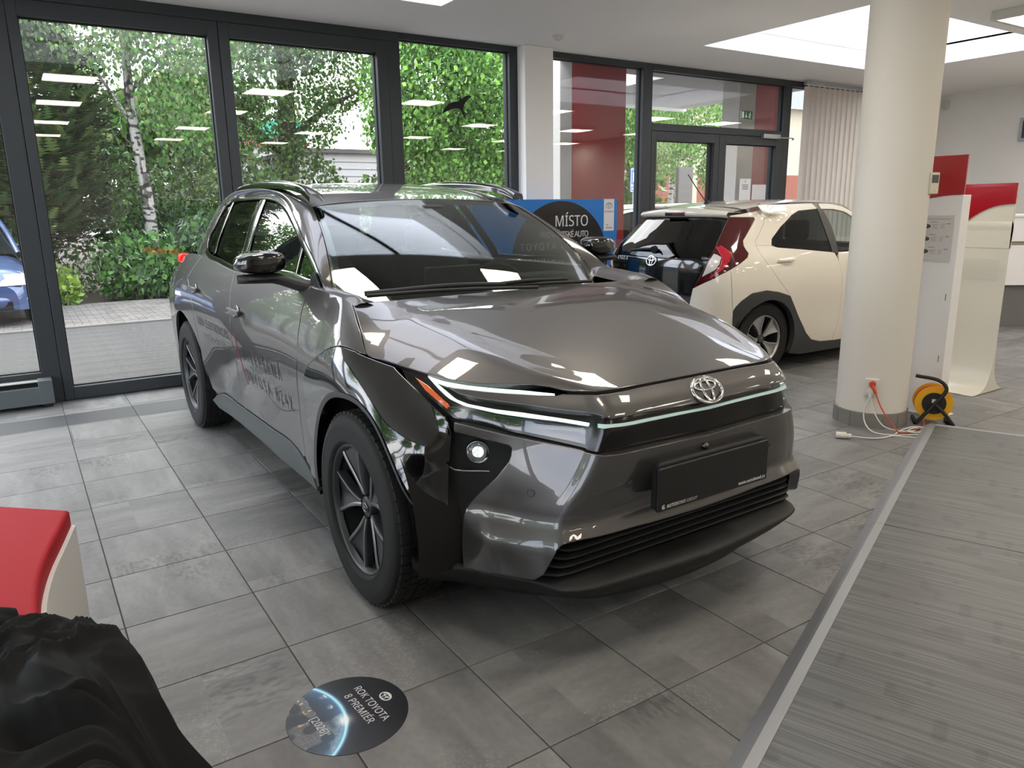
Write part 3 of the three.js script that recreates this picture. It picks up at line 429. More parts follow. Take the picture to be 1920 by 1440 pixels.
{
  // lower lip and skirt
  const A = path([[0, 0.31, 0.785], [0.15, 0.31, 0.785], [0.3, 0.31, 0.78], [0.42, 0.31, 0.775], [0.5, 0.31, 0.76], [0.56, 0.31, 0.73], [0.6, 0.3, 0.7], [0.675, 0.292, 0.6], [0.735, 0.29, 0.49], [0.78, 0.29, 0.42], [0.84, 0.3, 0.38], [0.87, 0.32, 0.36]]);
  const B = path([[0, 0.28, 0.885], [0.15, 0.28, 0.878], [0.3, 0.28, 0.866], [0.42, 0.28, 0.858], [0.51, 0.28, 0.846], [0.578, 0.282, 0.815], [0.615, 0.286, 0.735], [0.69, 0.281, 0.61], [0.752, 0.276, 0.495], [0.795, 0.274, 0.44], [0.854, 0.285, 0.408], [0.888, 0.31, 0.388]]);
  const C = path([[0, 0.165, 0.8], [0.15, 0.165, 0.79], [0.3, 0.165, 0.765], [0.4, 0.165, 0.73], [0.45, 0.165, 0.69], [0.5, 0.165, 0.64], [0.55, 0.166, 0.59], [0.625, 0.168, 0.5], [0.68, 0.17, 0.42], [0.74, 0.175, 0.36], [0.8, 0.18, 0.315], [0.84, 0.2, 0.29]]);
  const f = (side) => (i, j) => {
    const a = A(i), b = B(i), c = C(i); let p;
    if (j < 0.42) { const t = j / 0.42; p = a.map((v, k) => lerp(v, b[k], t)); p[1] += 0.004 * sin(t * PI); }
    else { const t = (j - 0.42) / 0.58, r = 1 - (1 - t) ** 2; p = b.map((v, k) => lerp(v, c[k], t)); const bulge = 0.018 * sin(min(t * 1.4, 1) * PI); p[2] += bulge * 0.8; p[0] += bulge * 0.3 * sstep(0.3, 0.6, i); }
    return [-p[0] * side, p[1], p[2]];
  };
  part('front_lip', [sheet(f(1), 70, 16, false), sheet(f(-1), 70, 16, true)], M.black, suv).userData.label = 'matte black front lip spoiler';
  // grille: dark back and four slats
  const g = [];
  const back = (side) => sheet((i, j) => { const u = 0.62 * i; return [-u * side, lerp(0.26, 0.46, j), 0.73 - 0.35 * max(0, u - 0.5)]; }, 20, 2, side > 0);
  part('grille_back', [back(1), back(-1)], M.inner, suv);
  for (let k = 0; k < 4; k++) {
    const y = 0.405 - k * 0.027, w = 0.575 + k * 0.012, pts = []; for (let i = -16; i <= 16; i++) { const u = (w * i) / 16; pts.push([u, y - 0.004 * (i / 16) ** 2, 0.806 - k * 0.004 - 0.01 * (u / w) ** 2 - 0.05 * max(0, (abs(u) - w * 0.9) / (w * 0.1)) ** 2]); }
    part('grille_slat', sheet((i, j) => { const q = pts[Math.round(i * 32)], a = j * 2 * PI; return [q[0], q[1] + 0.0075 * sin(a), q[2] - 0.02 + 0.024 * cos(a)]; }, 32, 12, true), M.black, suv);
  }
}
{
  // fog lamps: projector in a black bezel
  for (const side of [1, -1]) {
    const c = [0.703, 0.683, 0.525], n = norm3([0.62, 0, 0.78]);
    const q = new THREE.Quaternion().setFromUnitVectors(new THREE.Vector3(0, 1, 0), new THREE.Vector3(-n[0] * side, 0, n[2]));
    const at = (g, d) => g.applyQuaternion(q).translate(-(c[0] + n[0] * d) * side, c[1], c[2] + n[2] * d);
    const fog = part('fog_lamp', [at(cyl(0.036, 0.042, 0.03, 28), -0.03), at(new THREE.TorusGeometry(0.036, 0.003, 8, 32).rotateX(PI / 2), -0.014)], M.chromeDark, suv);
    part('projector_lens', at(new THREE.SphereGeometry(0.034, 28, 12, 0, 2 * PI, 0, PI / 2).scale(1, 0.45, 1), -0.012), M.lens, fog); part('lamp_reflector', at(new THREE.LatheGeometry([[0.034, 0.002], [0.028, -0.006], [0.018, -0.013], [0.001, -0.016]].map(([r, y]) => new THREE.Vector2(r, y)), 28), -0.014), M.chrome, fog); part('lamp_core', at(cyl(0.019, 0.021, 0.006, 24), -0.018), M.projector, fog).userData.label = 'glowing white lamp core';
    const e1 = [n[2] * -1, 0, n[0]]; // along the face
    const P = (a, y, d) => [-(c[0] + -n[2] * a + n[0] * d) * side, c[1] + y, c[2] + n[0] * a + n[2] * d];
    part('fog_lamp_bezel', [tube([P(0.1, -0.064, -0.004), P(0.02, -0.062, -0.006), P(-0.075, -0.058, -0.004), P(-0.092, -0.045, 0.002)], 0.0042, 24, 6), tube([P(0.06, 0.05, -0.02), P(0.058, -0.055, -0.02)], 0.002, 6, 6)], M.chromeDark, suv);
  }
}
// bonnet
const hoodE = path([...rev(CUT.fseam.map((q) => body(...q))), ...rev(CUT.hoodedge).slice(1).map((q) => body(...q))]);
const hoodC = path([[0, 1.093, -0.3], [0, 1.062, 0.0], [0, 1.015, 0.3], [0, 0.957, 0.58], [0, 0.92, 0.725], [0, 0.897, 0.797]]);
const hoodS = (a, b) => {
  const s = a < 0 ? -1 : 1, x = abs(a), E = hoodE(clamp(b, 0, 1)), C = hoodC(clamp(b, 0, 1)), k = sstep(0.55, 1, b), ps = lerp(2.2, 8, k), py = lerp(lerp(2.4, 5.5, sstep(0, 0.25, b)), 3.2, k);
  const a0 = lerp(0.7, 0.88, b), ridge = 0.009 * exp(-(((x - a0) / 0.07) ** 2)) * sstep(0, 0.12, b) * (1 - sstep(0.85, 1, b));
  return [E[0] * a, lerp(C[1], E[1], x ** py) + ridge, lerp(C[2], E[2], x ** ps)];
};
part('bonnet', panelGeo(hoodS, [[-1, 0], [-1, 1], [1, 1], [1, 0]], { cell: [0.04, 0.03], e: [1e-3, 1e-3], flipN: -1, keep: () => false, step: 0.02, gap: 0.002, skirt: 0.03 }), M.paint, suv);
// windscreen, roof
const screenS = (a, b) => { const w = lerp(0.752, 0.592, b), y = lerp(1.06, 1.504, b) + 0.03 * sin(PI * b), s = lerp(-0.25, -1.165, b) + 0.045 * sin(PI * b); return [w * a, y - 0.03 * a * a, s - lerp(0.28, 0.006, b) * abs(a) ** 2.4]; };
part('windscreen', panelGeo(screenS, [[-1, 0], [-1, 1], [1, 1], [1, 0]], { cell: [0.08, 0.06], e: [1e-3, 1e-3], keep: () => false, gap: 0.012, skirt: 0.004, bevel: 0.002 }), M.tint, suv);
part('windscreen_border', [panelGeo(screenS, [[-1, 0.93], [-1, 1], [1, 1], [1, 0.93]], { cell: [0.08, 0.06], e: [1e-3, 1e-3], keep: () => false, gap: 0.002, off: -0.006, skirt: 0.002 }), panelGeo(screenS, [[-1, 0], [-1, 0.1], [1, 0.1], [1, 0]], { cell: [0.08, 0.06], e: [1e-3, 1e-3], keep: () => false, gap: 0.002, off: -0.006, skirt: 0.002 }), ...[-1, 1].map((k) => panelGeo(screenS, [[k, 0.05], [k, 0.97], [k * 0.94, 0.97], [k * 0.95, 0.05]], { cell: [0.08, 0.06], e: [1e-3, 1e-3], keep: () => false, gap: 0.002, off: -0.006, skirt: 0.002 }))], M.gloss, suv);
part('cowl', sheet((i, j) => { const a = lerp(-1, 1, i), p = screenS(a, 0.03), q = hoodS(a, 0.01); return [-lerp(p[0], q[0], j), lerp(p[1] - 0.012, q[1] - 0.022, j) - 0.012 * sin(PI * j), lerp(p[2] - 0.01, q[2] + 0.02, j)]; }, 50, 6, false), M.black, suv);
const roofY = curve([[-3.2, 1.53], [-2.8, 1.586], [-2.4, 1.612], [-2.0, 1.612], [-1.7, 1.593], [-1.4, 1.553], [-1.165, 1.503]]);
const roofW = curve([[-3.2, 0.5], [-2.9, 0.565], [-2.6, 0.598], [-2.2, 0.61], [-1.8, 0.61], [-1.4, 0.602], [-1.165, 0.592]]);
const roofS = (a, b) => { const s = lerp(-1.165, -3.2, b), w = roofW(s); return [w * a, roofY(s) - 0.024 * a * a - 0.012 * a ** 8, s - 0.006 * abs(a) ** 2.4 * (1 - b)]; };
part('roof', panelGeo(roofS, [[-1, 0], [-1, 1], [1, 1], [1, 0]], { cell: [0.1, 0.04], e: [1e-3, 1e-3], flipN: 1, keep: () => false, gap: 0.002 }), M.paint, suv);
// glasshouse side surface
const glassU = curve([[-3.6, 0.63], [-3.3, 0.73], [-3.0, 0.79], [-2.75, 0.822], [-2.48, 0.834], [-2.1, 0.832], [-1.7, 0.825], [-1.2, 0.815], [-0.75, 0.8], [-0.3, 0.775]]);
const glassS = (s, y) => { const d = y - 1.13; return [glassU(s) - 0.4 * d - 0.32 * d * abs(d), y, s]; };
const GO = { cell: [0.08, 0.05], e: [1e-3, 1e-3], flipN: -1, keep: () => false, step: 0.04 };
const glassPanel = (name, poly, mat, o = {}, label) => { for (const side of [1, -1]) { const p = part(name, panelGeo(glassS, poly, { ...GO, ...o, side }), mat, suv); if (label) p.userData.label = label; } };
const shrink = (pts, k) => { const cx = pts.reduce((a, p) => a + p[0], 0) / pts.length, cy = pts.reduce((a, p) => a + p[1], 0) / pts.length; return pts.map((p) => [cx + (p[0] - cx) * k, cy + (p[1] - cy) * k]); };
glassPanel('front_side_window', [[-1.645, 1.165], [-1.81, 1.507], [-1.7, 1.505], [-1.54, 1.484], [-1.375, 1.443], [-1.195, 1.383], [-0.975, 1.3], [-0.915, 1.17]], M.tint, { off: -0.008, gap: 0.001, skirt: 0.004 });
glassPanel('quarter_light', [[-0.87, 1.165], [-0.9, 1.275], [-0.72, 1.2], [-0.66, 1.16]], M.tint, { off: -0.008, gap: 0.001, skirt: 0.004 });
glassPanel('rear_side_window', [[-1.79, 1.165], [-1.975, 1.511], [-2.217, 1.512], [-2.47, 1.5], [-2.37, 1.205], [-2.18, 1.18], [-1.92, 1.162]], M.tintDark, { off: -0.008, gap: 0.001, skirt: 0.004 }, 'dark rear door glass');
glassPanel('rear_quarter_window', [[-2.41, 1.215], [-2.51, 1.498], [-2.56, 1.495], [-2.65, 1.47], [-2.665, 1.375], [-2.705, 1.3], [-2.63, 1.23], [-2.55, 1.21]], M.tintDark, { off: -0.008, gap: 0.001, skirt: 0.004 });
for (const side of [1, -1]) {
  // black window surround bars lying on the same surface
  const strip = (pts, w, off = 0.002) => { const P = path(pts.map((q) => [...q])); return sheet((i, j) => { const q = P(i), q2 = P(min(i + 0.01, 1)), q1 = P(max(i - 0.01, 0)), dx = q2[0] - q1[0], dy = q2[1] - q1[1], l = hypot(dx, dy) || 1, k = (j - 0.5) * w, f = frameAt(glassS, q[0] - (dy / l) * k, q[1] + (dx / l) * k, [1e-3, 1e-3]), N = f.N.map((v) => -v), o = off + 0.002 * (1 - (2 * j - 1) ** 4) - 0.002, P3 = add3(f.P, N, o); return [-P3[0] * side, P3[1], P3[2]]; }, 60, 6, side < 0); };
  part('window_surround', [strip([...dlo, dlo[0]], 0.03), strip([[-1.71, 1.15], [-1.89, 1.525]], 0.1, -0.001), strip([[-2.39, 1.2], [-2.5, 1.51]], 0.05, 0), strip([[-0.893, 1.15], [-0.94, 1.31]], 0.03, 0)], M.gloss, suv);
  // A-pillar running into the cant rail: between screen / roof edge and window edge
  const top = path([[0.75, 1.09, -0.5], ...[0.15, 0.3, 0.45, 0.6, 0.75, 0.87, 0.95].map((b) => screenS(1, b)), ...[0.0, 0.05, 0.12, 0.25, 0.4, 0.55, 0.7, 0.82].map((b) => roofS(1, b))]);
  const low = path([[-0.5, 1.118], [-0.577, 1.15], [-0.691, 1.213], [-0.95, 1.317], [-1.177, 1.408], [-1.357, 1.47], [-1.535, 1.512], [-1.726, 1.537], [-1.915, 1.544], [-2.217, 1.543], [-2.539, 1.529], [-2.72, 1.492], [-2.83, 1.46]].map((q) => glassS(...q)));
  part('pillar_rail', sheet((i, j) => { const a = top(i), b = low(i), d = norm3([0.62, 0.7, 0.25 * (1 - i)]), bul = 0.017 * sin(PI * j); const p = [0, 1, 2].map((k) => lerp(a[k], b[k], j) + d[k] * bul); return [-p[0] * side, p[1], p[2]]; }, 90, 10, side > 0), M.paint, suv).userData.label = 'windscreen pillar and roof side rail';
  // rear upper quarter (C-pillar)
  part('rear_pillar', panelGeo(glassS, [[-2.69, 1.49], [-2.71, 1.375], [-2.755, 1.302], [-2.67, 1.212], [-2.72, 1.15], [-3.1, 1.15], [-3.52, 1.13], [-3.4, 1.25], [-3.2, 1.4], [-3.05, 1.5], [-2.85, 1.5]], { ...GO, side, gap: 0 }), M.paint, suv);
  // roof rail, standing on the roof edge
  const railTop = curve([[-2.62, 1.56], [-2.486, 1.592], [-2.258, 1.613], [-1.977, 1.618], [-1.686, 1.611], [-1.43, 1.593], [-1.26, 1.57], [-1.12, 1.53], [-1.03, 1.497]]);
  part('roof_rail', sheet((i, j) => { const s = lerp(-1.115, -2.62, i), b = clamp((s + 1.165) / (-3.2 + 1.165), 0, 1), e = roofS(0.965, b), y1 = railTop(s), y0 = clamp(e[1] - 0.012, y1 - 0.042, y1 - 0.006), w = 0.024 + 0.012 * sstep(-1.3, -1.05, s), q = [[1, 0], [1, 0.55], [0.8, 0.92], [0.35, 1], [-0.35, 1], [-0.8, 0.92], [-1, 0.55], [-1, 0]][Math.round(j * 7)]; return [-(e[0] * 0.0 + 0.588 - 0.008 * sin(PI * i) + w * q[0]) * side, lerp(y0, y1, q[1]), s]; }, 70, 7, side > 0), M.gloss, suv);
  // wing mirror
  const mir = new THREE.Group(); mir.name = 'wing_mirror'; suv.add(mir);
  part('mirror_cap', sheet((i, j) => { const a = i * 2 * PI, c = max(sin(PI * j), 0) ** 0.32, u = lerp(0.85, 1.07, j), y0 = lerp(1.232, 1.226, j), h = 0.05 * c * lerp(1.06, 0.86, j), d = 0.085 * c * lerp(1.05, 0.8, j), sx = Math.sign(cos(a)) * abs(cos(a)) ** 0.5, sy2 = Math.sign(sin(a)) * abs(sin(a)) ** (sin(a) < 0 ? 0.3 : 0.6); return [-u * side, y0 + h * sy2 + 0.006 * c, -0.85 + d * sx]; }, 36, 24, side > 0), M.gloss, mir);
  part('mirror_arm', [sheet((i, j) => { const a = i * 2 * PI, u = lerp(0.79, 1.06, j), y = lerp(1.128, 1.166, sstep(0, 0.5, j)), h = lerp(0.03, 0.018, j), d = lerp(0.05, 0.075, j) * sstep(1.02, 0.9, j); return [-u * side, y + h * sin(a), lerp(-0.72, -0.84, sstep(0, 0.5, j)) + d * cos(a)]; }, 20, 16, side > 0), panelGeo(glassS, [[-0.56, 1.13], [-0.62, 1.13], [-0.7, 1.15], [-0.69, 1.19], [-0.6, 1.145]], { ...GO, side, off: 0.006, gap: 0 })], M.black, mir);
  part('mirror_glass', new THREE.CylinderGeometry(0.06, 0.06, 0.006, 28).scale(1.35, 1, 0.75).rotateX(PI / 2).translate(-0.965 * side, 1.235, -0.925), M.chrome, mir);
  // door handles with the bowl behind
  for (const [s, y] of [[-1.5, 0.945], [-2.46, 0.985]]) {
    const f = frameAt(body, body.tOf(s, y), y, [1e-3, 1e-4]), c = add3(f.P, f.N, 0.012);
    const h = part('door_handle', new RoundedBoxGeometry(0.024, 0.034, 0.2, 4, 0.011).rotateY(0.03 * side).translate(-(c[0] + 0.008) * side, c[1], c[2]), M.paint, suv);
    part('handle_trim', [new RoundedBoxGeometry(0.018, 0.012, 0.19, 3, 0.005).translate(-(c[0] + 0.02) * side, c[1] - 0.012, c[2]), new THREE.SphereGeometry(0.05, 20, 12).scale(0.12, 0.8, 1).translate(-(c[0] - 0.012) * side, c[1] - 0.004, c[2])], M.chromeDark, h);
  }
  // tail lamp
  part('tail_lamp', sheet((i, j) => { const a = i * 2 * PI, P = path([[0.52, 1.1, -3.86], [0.68, 1.11, -3.79], [0.78, 1.12, -3.62], [0.82, 1.12, -3.4]])(j), r = 0.03 * sin(PI * lerp(0.15, 0.93, j)); return [-(P[0] + r * 0.5 * cos(a)) * side, P[1] + r * sin(a), P[2] + r * 0.4 * cos(a)]; }, 16, 20, side > 0), M.tailGlow, suv);
}
for (const side of [1, -1]) {
  part('fender_top', sheet((i, j) => { const s0 = lerp(-0.7, -0.2, i), y = belt(clamp(s0, -0.7, -0.3)) - 0.004 - 0.02 * sstep(-0.32, -0.2, s0), P = body(body.tOf(s0, y), y), k = j; return [-(P[0] - 0.004 - 0.14 * k) * side, P[1] + 0.012 * sin(PI * min(k * 1.5, 1)) - 0.03 * k * k, P[2] - 0.02 * k]; }, 24, 8, side < 0), M.paint, suv);
  part('arch_lip', sheet((i, j) => { const a = lerp(-0.1, PI + 0.1, i), R = lerp(0.446, 0.424, j), y = HUB + 0.44 * sin(a), z = 0.44 * cos(a), P = body(body.tOf(z, y), y); return [-(P[0] + 0.007 - 0.004 * j * j) * side, HUB + R * sin(a), R * cos(a)]; }, 60, 3, side < 0), M.archLip, suv).userData.label = 'grey inner lip of the front wheel arch';
}
part('windscreen_inner', panelGeo(screenS, [[-0.985, 0.02], [-0.985, 0.985], [0.985, 0.985], [0.985, 0.02]], { cell: [0.08, 0.06], e: [1e-3, 1e-3], keep: () => false, gap: 0, off: -0.005, skirt: 0, bevel: 0.001 }), M.tint, suv);
// lettering on the right-hand doors
{
  const decal = (name, s0, s1, y0, y1, draw, w, h) => part(name, panelGeo(body, sy([[s0, y0], [s1, y0], [s1, y1], [s0, y1]]), { off: 0.0012, gap: 0, skirt: 0, bevel: 0.0005, uvf: (q, P) => [(P[2] - s0) / (s1 - s0), (P[1] - y0) / (y1 - y0)] }), std({ name: 'door lettering', map: canvasTex(w, h, draw), transparent: true, roughness: 0.35 }), suv);
  const txt = (t, h, f, c = '#101113') => (g, w) => { g.clearRect(0, 0, w, h); g.fillStyle = c; g.font = f; const ws = [...t].map((k) => g.measureText(k).width), sp = (w - 12 - ws.reduce((p, q) => p + q, 0)) / (t.length - 1); let x = 6; [...t].forEach((k, i) => { g.fillText(k, x, h * 0.86); x += ws[i] + sp; }); };
  decal('door_lettering', -1.46, -0.815, 0.685, 0.8, txt('VYLEPŠENÁ', 180, '142px sans-serif'), 1000, 180);
  decal('door_lettering', -1.51, -0.725, 0.565, 0.665, txt('TOYOTA BZ4X', 150, '136px sans-serif'), 1200, 150);
  decal('door_lettering', -2.45, -1.66, 0.765, 0.845, txt('100% ELEKTROMOBIL', 124, '108px sans-serif'), 1200, 124);
  decal('door_lettering', -2.36, -1.72, 0.69, 0.75, txt('TECHNOLOGIE', 84, '66px sans-serif'), 900, 84);
  const p = part('door_stripe', panelGeo(body, sy([[-1.545, 0.55], [-1.53, 0.55], [-1.53, 0.84], [-1.545, 0.84]]), { off: 0.0012, gap: 0, skirt: 0, bevel: 0.0005 }), std({ name: 'red vinyl stripe', color: 0x8c1620, roughness: 0.4 }), suv); p.userData.label = 'thin red stripe beside the door lettering';
}
// cabin
part('cabin_floor', rbox(-0.78, 0.78, 0.3, 0.36, -3.3, 0.0, 0.02), M.inner, suv);
part('dashboard', sheet((i, j) => { const a = lerp(-1, 1, i), q = path([[1.02, -0.36], [1.045, -0.55], [1.05, -0.72], [1.0, -0.86], [0.85, -0.92], [0.6, -0.86]])(j); return [0.72 * a, q[0] - 0.03 * a * a, q[1] - 0.1 * a * a * (1 - j)]; }, 20, 24, true), M.trim, suv);
part('instrument_hood', rbox(0.24, 0.6, 1.04, 1.12, -0.78, -0.58, 0.03, 4), M.trim, suv);
part('centre_screen', rbox(-0.16, 0.16, 1.0, 1.17, -0.86, -0.83, 0.008), M.gloss2, suv);
{ const w = new THREE.Group(); w.name = 'steering_wheel'; w.position.set(0.38, 1.0, -1.0); w.rotation.x = -0.35; suv.add(w); part('wheel_rim', new THREE.TorusGeometry(0.175, 0.016, 12, 48).scale(1, 0.9, 1), M.trim, w); part('wheel_hub', [rbox(-0.07, 0.07, -0.06, 0.05, -0.02, 0.03, 0.02, 3), rbox(-0.165, 0.165, -0.012, 0.02, -0.01, 0.01, 0.008)], M.trim, w); }
for (const k of [-1, 1]) { part('front_seat', [rbox(k * 0.39 - 0.26, k * 0.39 + 0.26, 0.4, 0.66, -1.75, -1.2, 0.09, 4), rbox(k * 0.39 - 0.25, k * 0.39 + 0.25, 0.6, 1.18, -1.92, -1.72, 0.08, 4)], M.trim, suv); part('headrest', rbox(k * 0.39 - 0.13, k * 0.39 + 0.13, 1.19, 1.37, -1.95, -1.84, 0.045, 4), M.trim, suv); part('rear_headrest', rbox(k * 0.4 - 0.13, k * 0.4 + 0.13, 1.16, 1.28, -2.78, -2.68, 0.04, 4), M.trim, suv); }
part('rear_seat', [rbox(-0.66, 0.66, 0.45, 0.68, -2.6, -2.15, 0.08, 4), rbox(-0.66, 0.66, 0.6, 1.16, -2.8, -2.6, 0.08, 4)], M.trim, suv);
part('headliner', sheet((i, j) => { const p = roofS(lerp(-0.95, 0.95, i), lerp(0.02, 0.98, j)); return [-p[0], p[1] - 0.03, p[2]]; }, 20, 20, false), M.headliner, suv);
part('rear_view_mirror', [rbox(-0.12, 0.12, 1.36, 1.43, -1.08, -1.05, 0.02, 3), rbox(-0.06, 0.06, 1.4, 1.47, -1.12, -1.02, 0.02, 3)], M.black, suv);
// tailgate and rear window, spoiler
part('tailgate', sheet((i, j) => { const a = lerp(-1, 1, i), w = lerp(0.62, 0.5, j), y = lerp(1.08, 1.5, j), s = lerp(-3.86, -3.32, j ** 0.8); return [-w * a * lerp(1.1, 1, j), y, s + 0.12 * a * a]; }, 24, 14, true), M.gloss, suv);
part('rear_spoiler', sheet((i, j) => { const a = lerp(-1, 1, i), an = j * 2 * PI; return [-0.53 * a, 1.53 - 0.03 * a * a + 0.02 * sin(an), -3.28 + 0.1 * cos(an) + 0.08 * a * a]; }, 24, 12, true), M.paint, suv);
part('aerial_fin', sheet((i, j) => { const a = i * 2 * PI, r = sqrt(1 - j * 0.98); return [0.018 * r * cos(a), 1.6 + 0.075 * j, -2.72 + (0.09 * cos(a + PI / 2) + 0.0) * r - 0.05 * j]; }, 20, 10, true), M.gloss, suv);
part('underbody', [rbox(-0.78, 0.78, 0.17, 0.3, -2.45, -0.48, 0.03), rbox(-0.62, 0.62, 0.18, 0.3, -3.6, 0.5, 0.03)], M.inner, suv);
for (const s0 of [0, WB]) for (const k of [-1, 1]) part('wheel_arch_liner', sheet((i, j) => { const a = lerp(-0.2, PI + 0.2, i), r = 0.47; return [k * lerp(0.55, 0.9, j), HUB + r * sin(a), s0 + r * cos(a)]; }, 24, 2), M.inner, suv);
// badge on the nose
function badge(rx, ry, r) {
  const el = (cx, cy, ax, ay, w, n = 64) => new THREE.TubeGeometry(new THREE.CatmullRomCurve3(Array.from({ length: n }, (_, i) => new THREE.Vector3(cx + ax * cos((i / n) * 2 * PI), cy + ay * sin((i / n) * 2 * PI), 0)), true), n, w, 8, true).scale(1, 1, 0.7);
  return merge([el(0, 0, rx, ry, r), el(0, ry * 0.38, rx * 0.72, ry * 0.36, r * 0.8), el(0, ry * 0.02, rx * 0.3, ry * 0.95, r * 0.8)]);
}
{
  const f = frameAt(body, 0, 0.852, [1e-3, 1e-4]), b = part('nose_badge', badge(0.067, 0.046, 0.0062), M.chrome, suv);
  b.position.set(0, f.P[1], f.P[2] + 0.002); b.rotation.x = -Math.atan2(f.N[1], f.N[2]);
}
// number plate holder
{
  const pl = new THREE.Group(); pl.name = 'number_plate_holder'; suv.add(pl);
  part('mounting_block', rbox(-0.245, 0.262, 0.487, 0.655, 0.84, 0.885, 0.012), M.black, pl);
  part('plate', rbox(-0.268, 0.268, 0.497, 0.645, 0.887, 0.902, 0.006), M.gloss2, pl).rotation.y = 0.0;
  const tx = canvasTex(2048, 112, (c, w, h) => { c.clearRect(0, 0, w, h); c.fillStyle = '#d4d6d6'; c.font = 'bold 62px sans-serif'; c.fillText('AUTO', 128, 82); const a = c.measureText('AUTO').width; c.font = '62px sans-serif'; c.fillText('BOND', 128 + a, 82); const b2 = c.measureText('BOND').width; c.fillStyle = '#b9bbbb'; c.font = '58px sans-serif'; c.fillText(' GROUP', 128 + a + b2, 82); c.fillStyle = '#d4d6d6'; c.font = 'bold 64px sans-serif'; const s = 'www.autobond.cz'; c.fillText(s, w - 30 - c.measureText(s).width, 82); c.lineWidth = 9; c.strokeStyle = '#d4d6d6'; c.beginPath(); c.arc(74, 58, 26, 0.5, 5.4); c.stroke(); c.beginPath(); c.moveTo(58, 46); c.lineTo(98, 58); c.lineTo(62, 72); c.closePath(); c.fillStyle = '#d4d6d6'; c.fill(); });
  part('plate_lettering', new THREE.PlaneGeometry(0.525, 0.0287).translate(0, 0.5135, 0.9026), std({ name: 'plate print', map: tx, transparent: true, roughness: 0.5 }), pl).userData.label = 'white dealer lettering along the lower edge';
}
for (const [u, y] of [[0.336, 0.593], [-0.336, 0.593], [0.62, 0.585], [-0.62, 0.585]]) { let lo = 0, hi = 6; for (let k = 0; k < 30; k++) { const m = (lo + hi) / 2; body(m, y)[0] < abs(u) ? (lo = m) : (hi = m); } const f = frameAt(body, lo, y, [1e-3, 1e-4]), sd = Math.sign(u), g = part('parking_sensor', [new THREE.TorusGeometry(0.0125, 0.0014, 6, 28), new THREE.CircleGeometry(0.0105, 24)], M.sensor, suv); g.position.set(-f.P[0] * sd, f.P[1], f.P[2]).add(new THREE.Vector3(-f.N[0] * sd, f.N[1], f.N[2]).multiplyScalar(0.0012)); g.lookAt(suv.localToWorld(new THREE.Vector3(-f.P[0] * sd - f.N[0] * sd * 2, f.P[1] + f.N[1] * 2, f.P[2] + f.N[2] * 2))); }
part('front_camera', new THREE.SphereGeometry(0.014, 16, 10).translate(-0.02, 0.665, 0.863), M.gloss, suv);
// wipers
part('wiper', [tube([[-0.66, 1.105, -0.4], [-0.4, 1.115, -0.3], [-0.15, 1.11, -0.265], [0.1, 1.1, -0.25]], 0.008, 30, 6), tube([[-0.66, 1.112, -0.42], [-0.3, 1.13, -0.31], [-0.05, 1.12, -0.29]], 0.011, 20, 6)], M.black, suv);
part('wiper', [tube([[-0.05, 1.115, -0.3], [0.2, 1.11, -0.28], [0.45, 1.1, -0.3]], 0.008, 20, 6), tube([[-0.28, 1.112, -0.3], [0.05, 1.128, -0.29], [0.3, 1.12, -0.3]], 0.009, 20, 6)], M.black, suv);
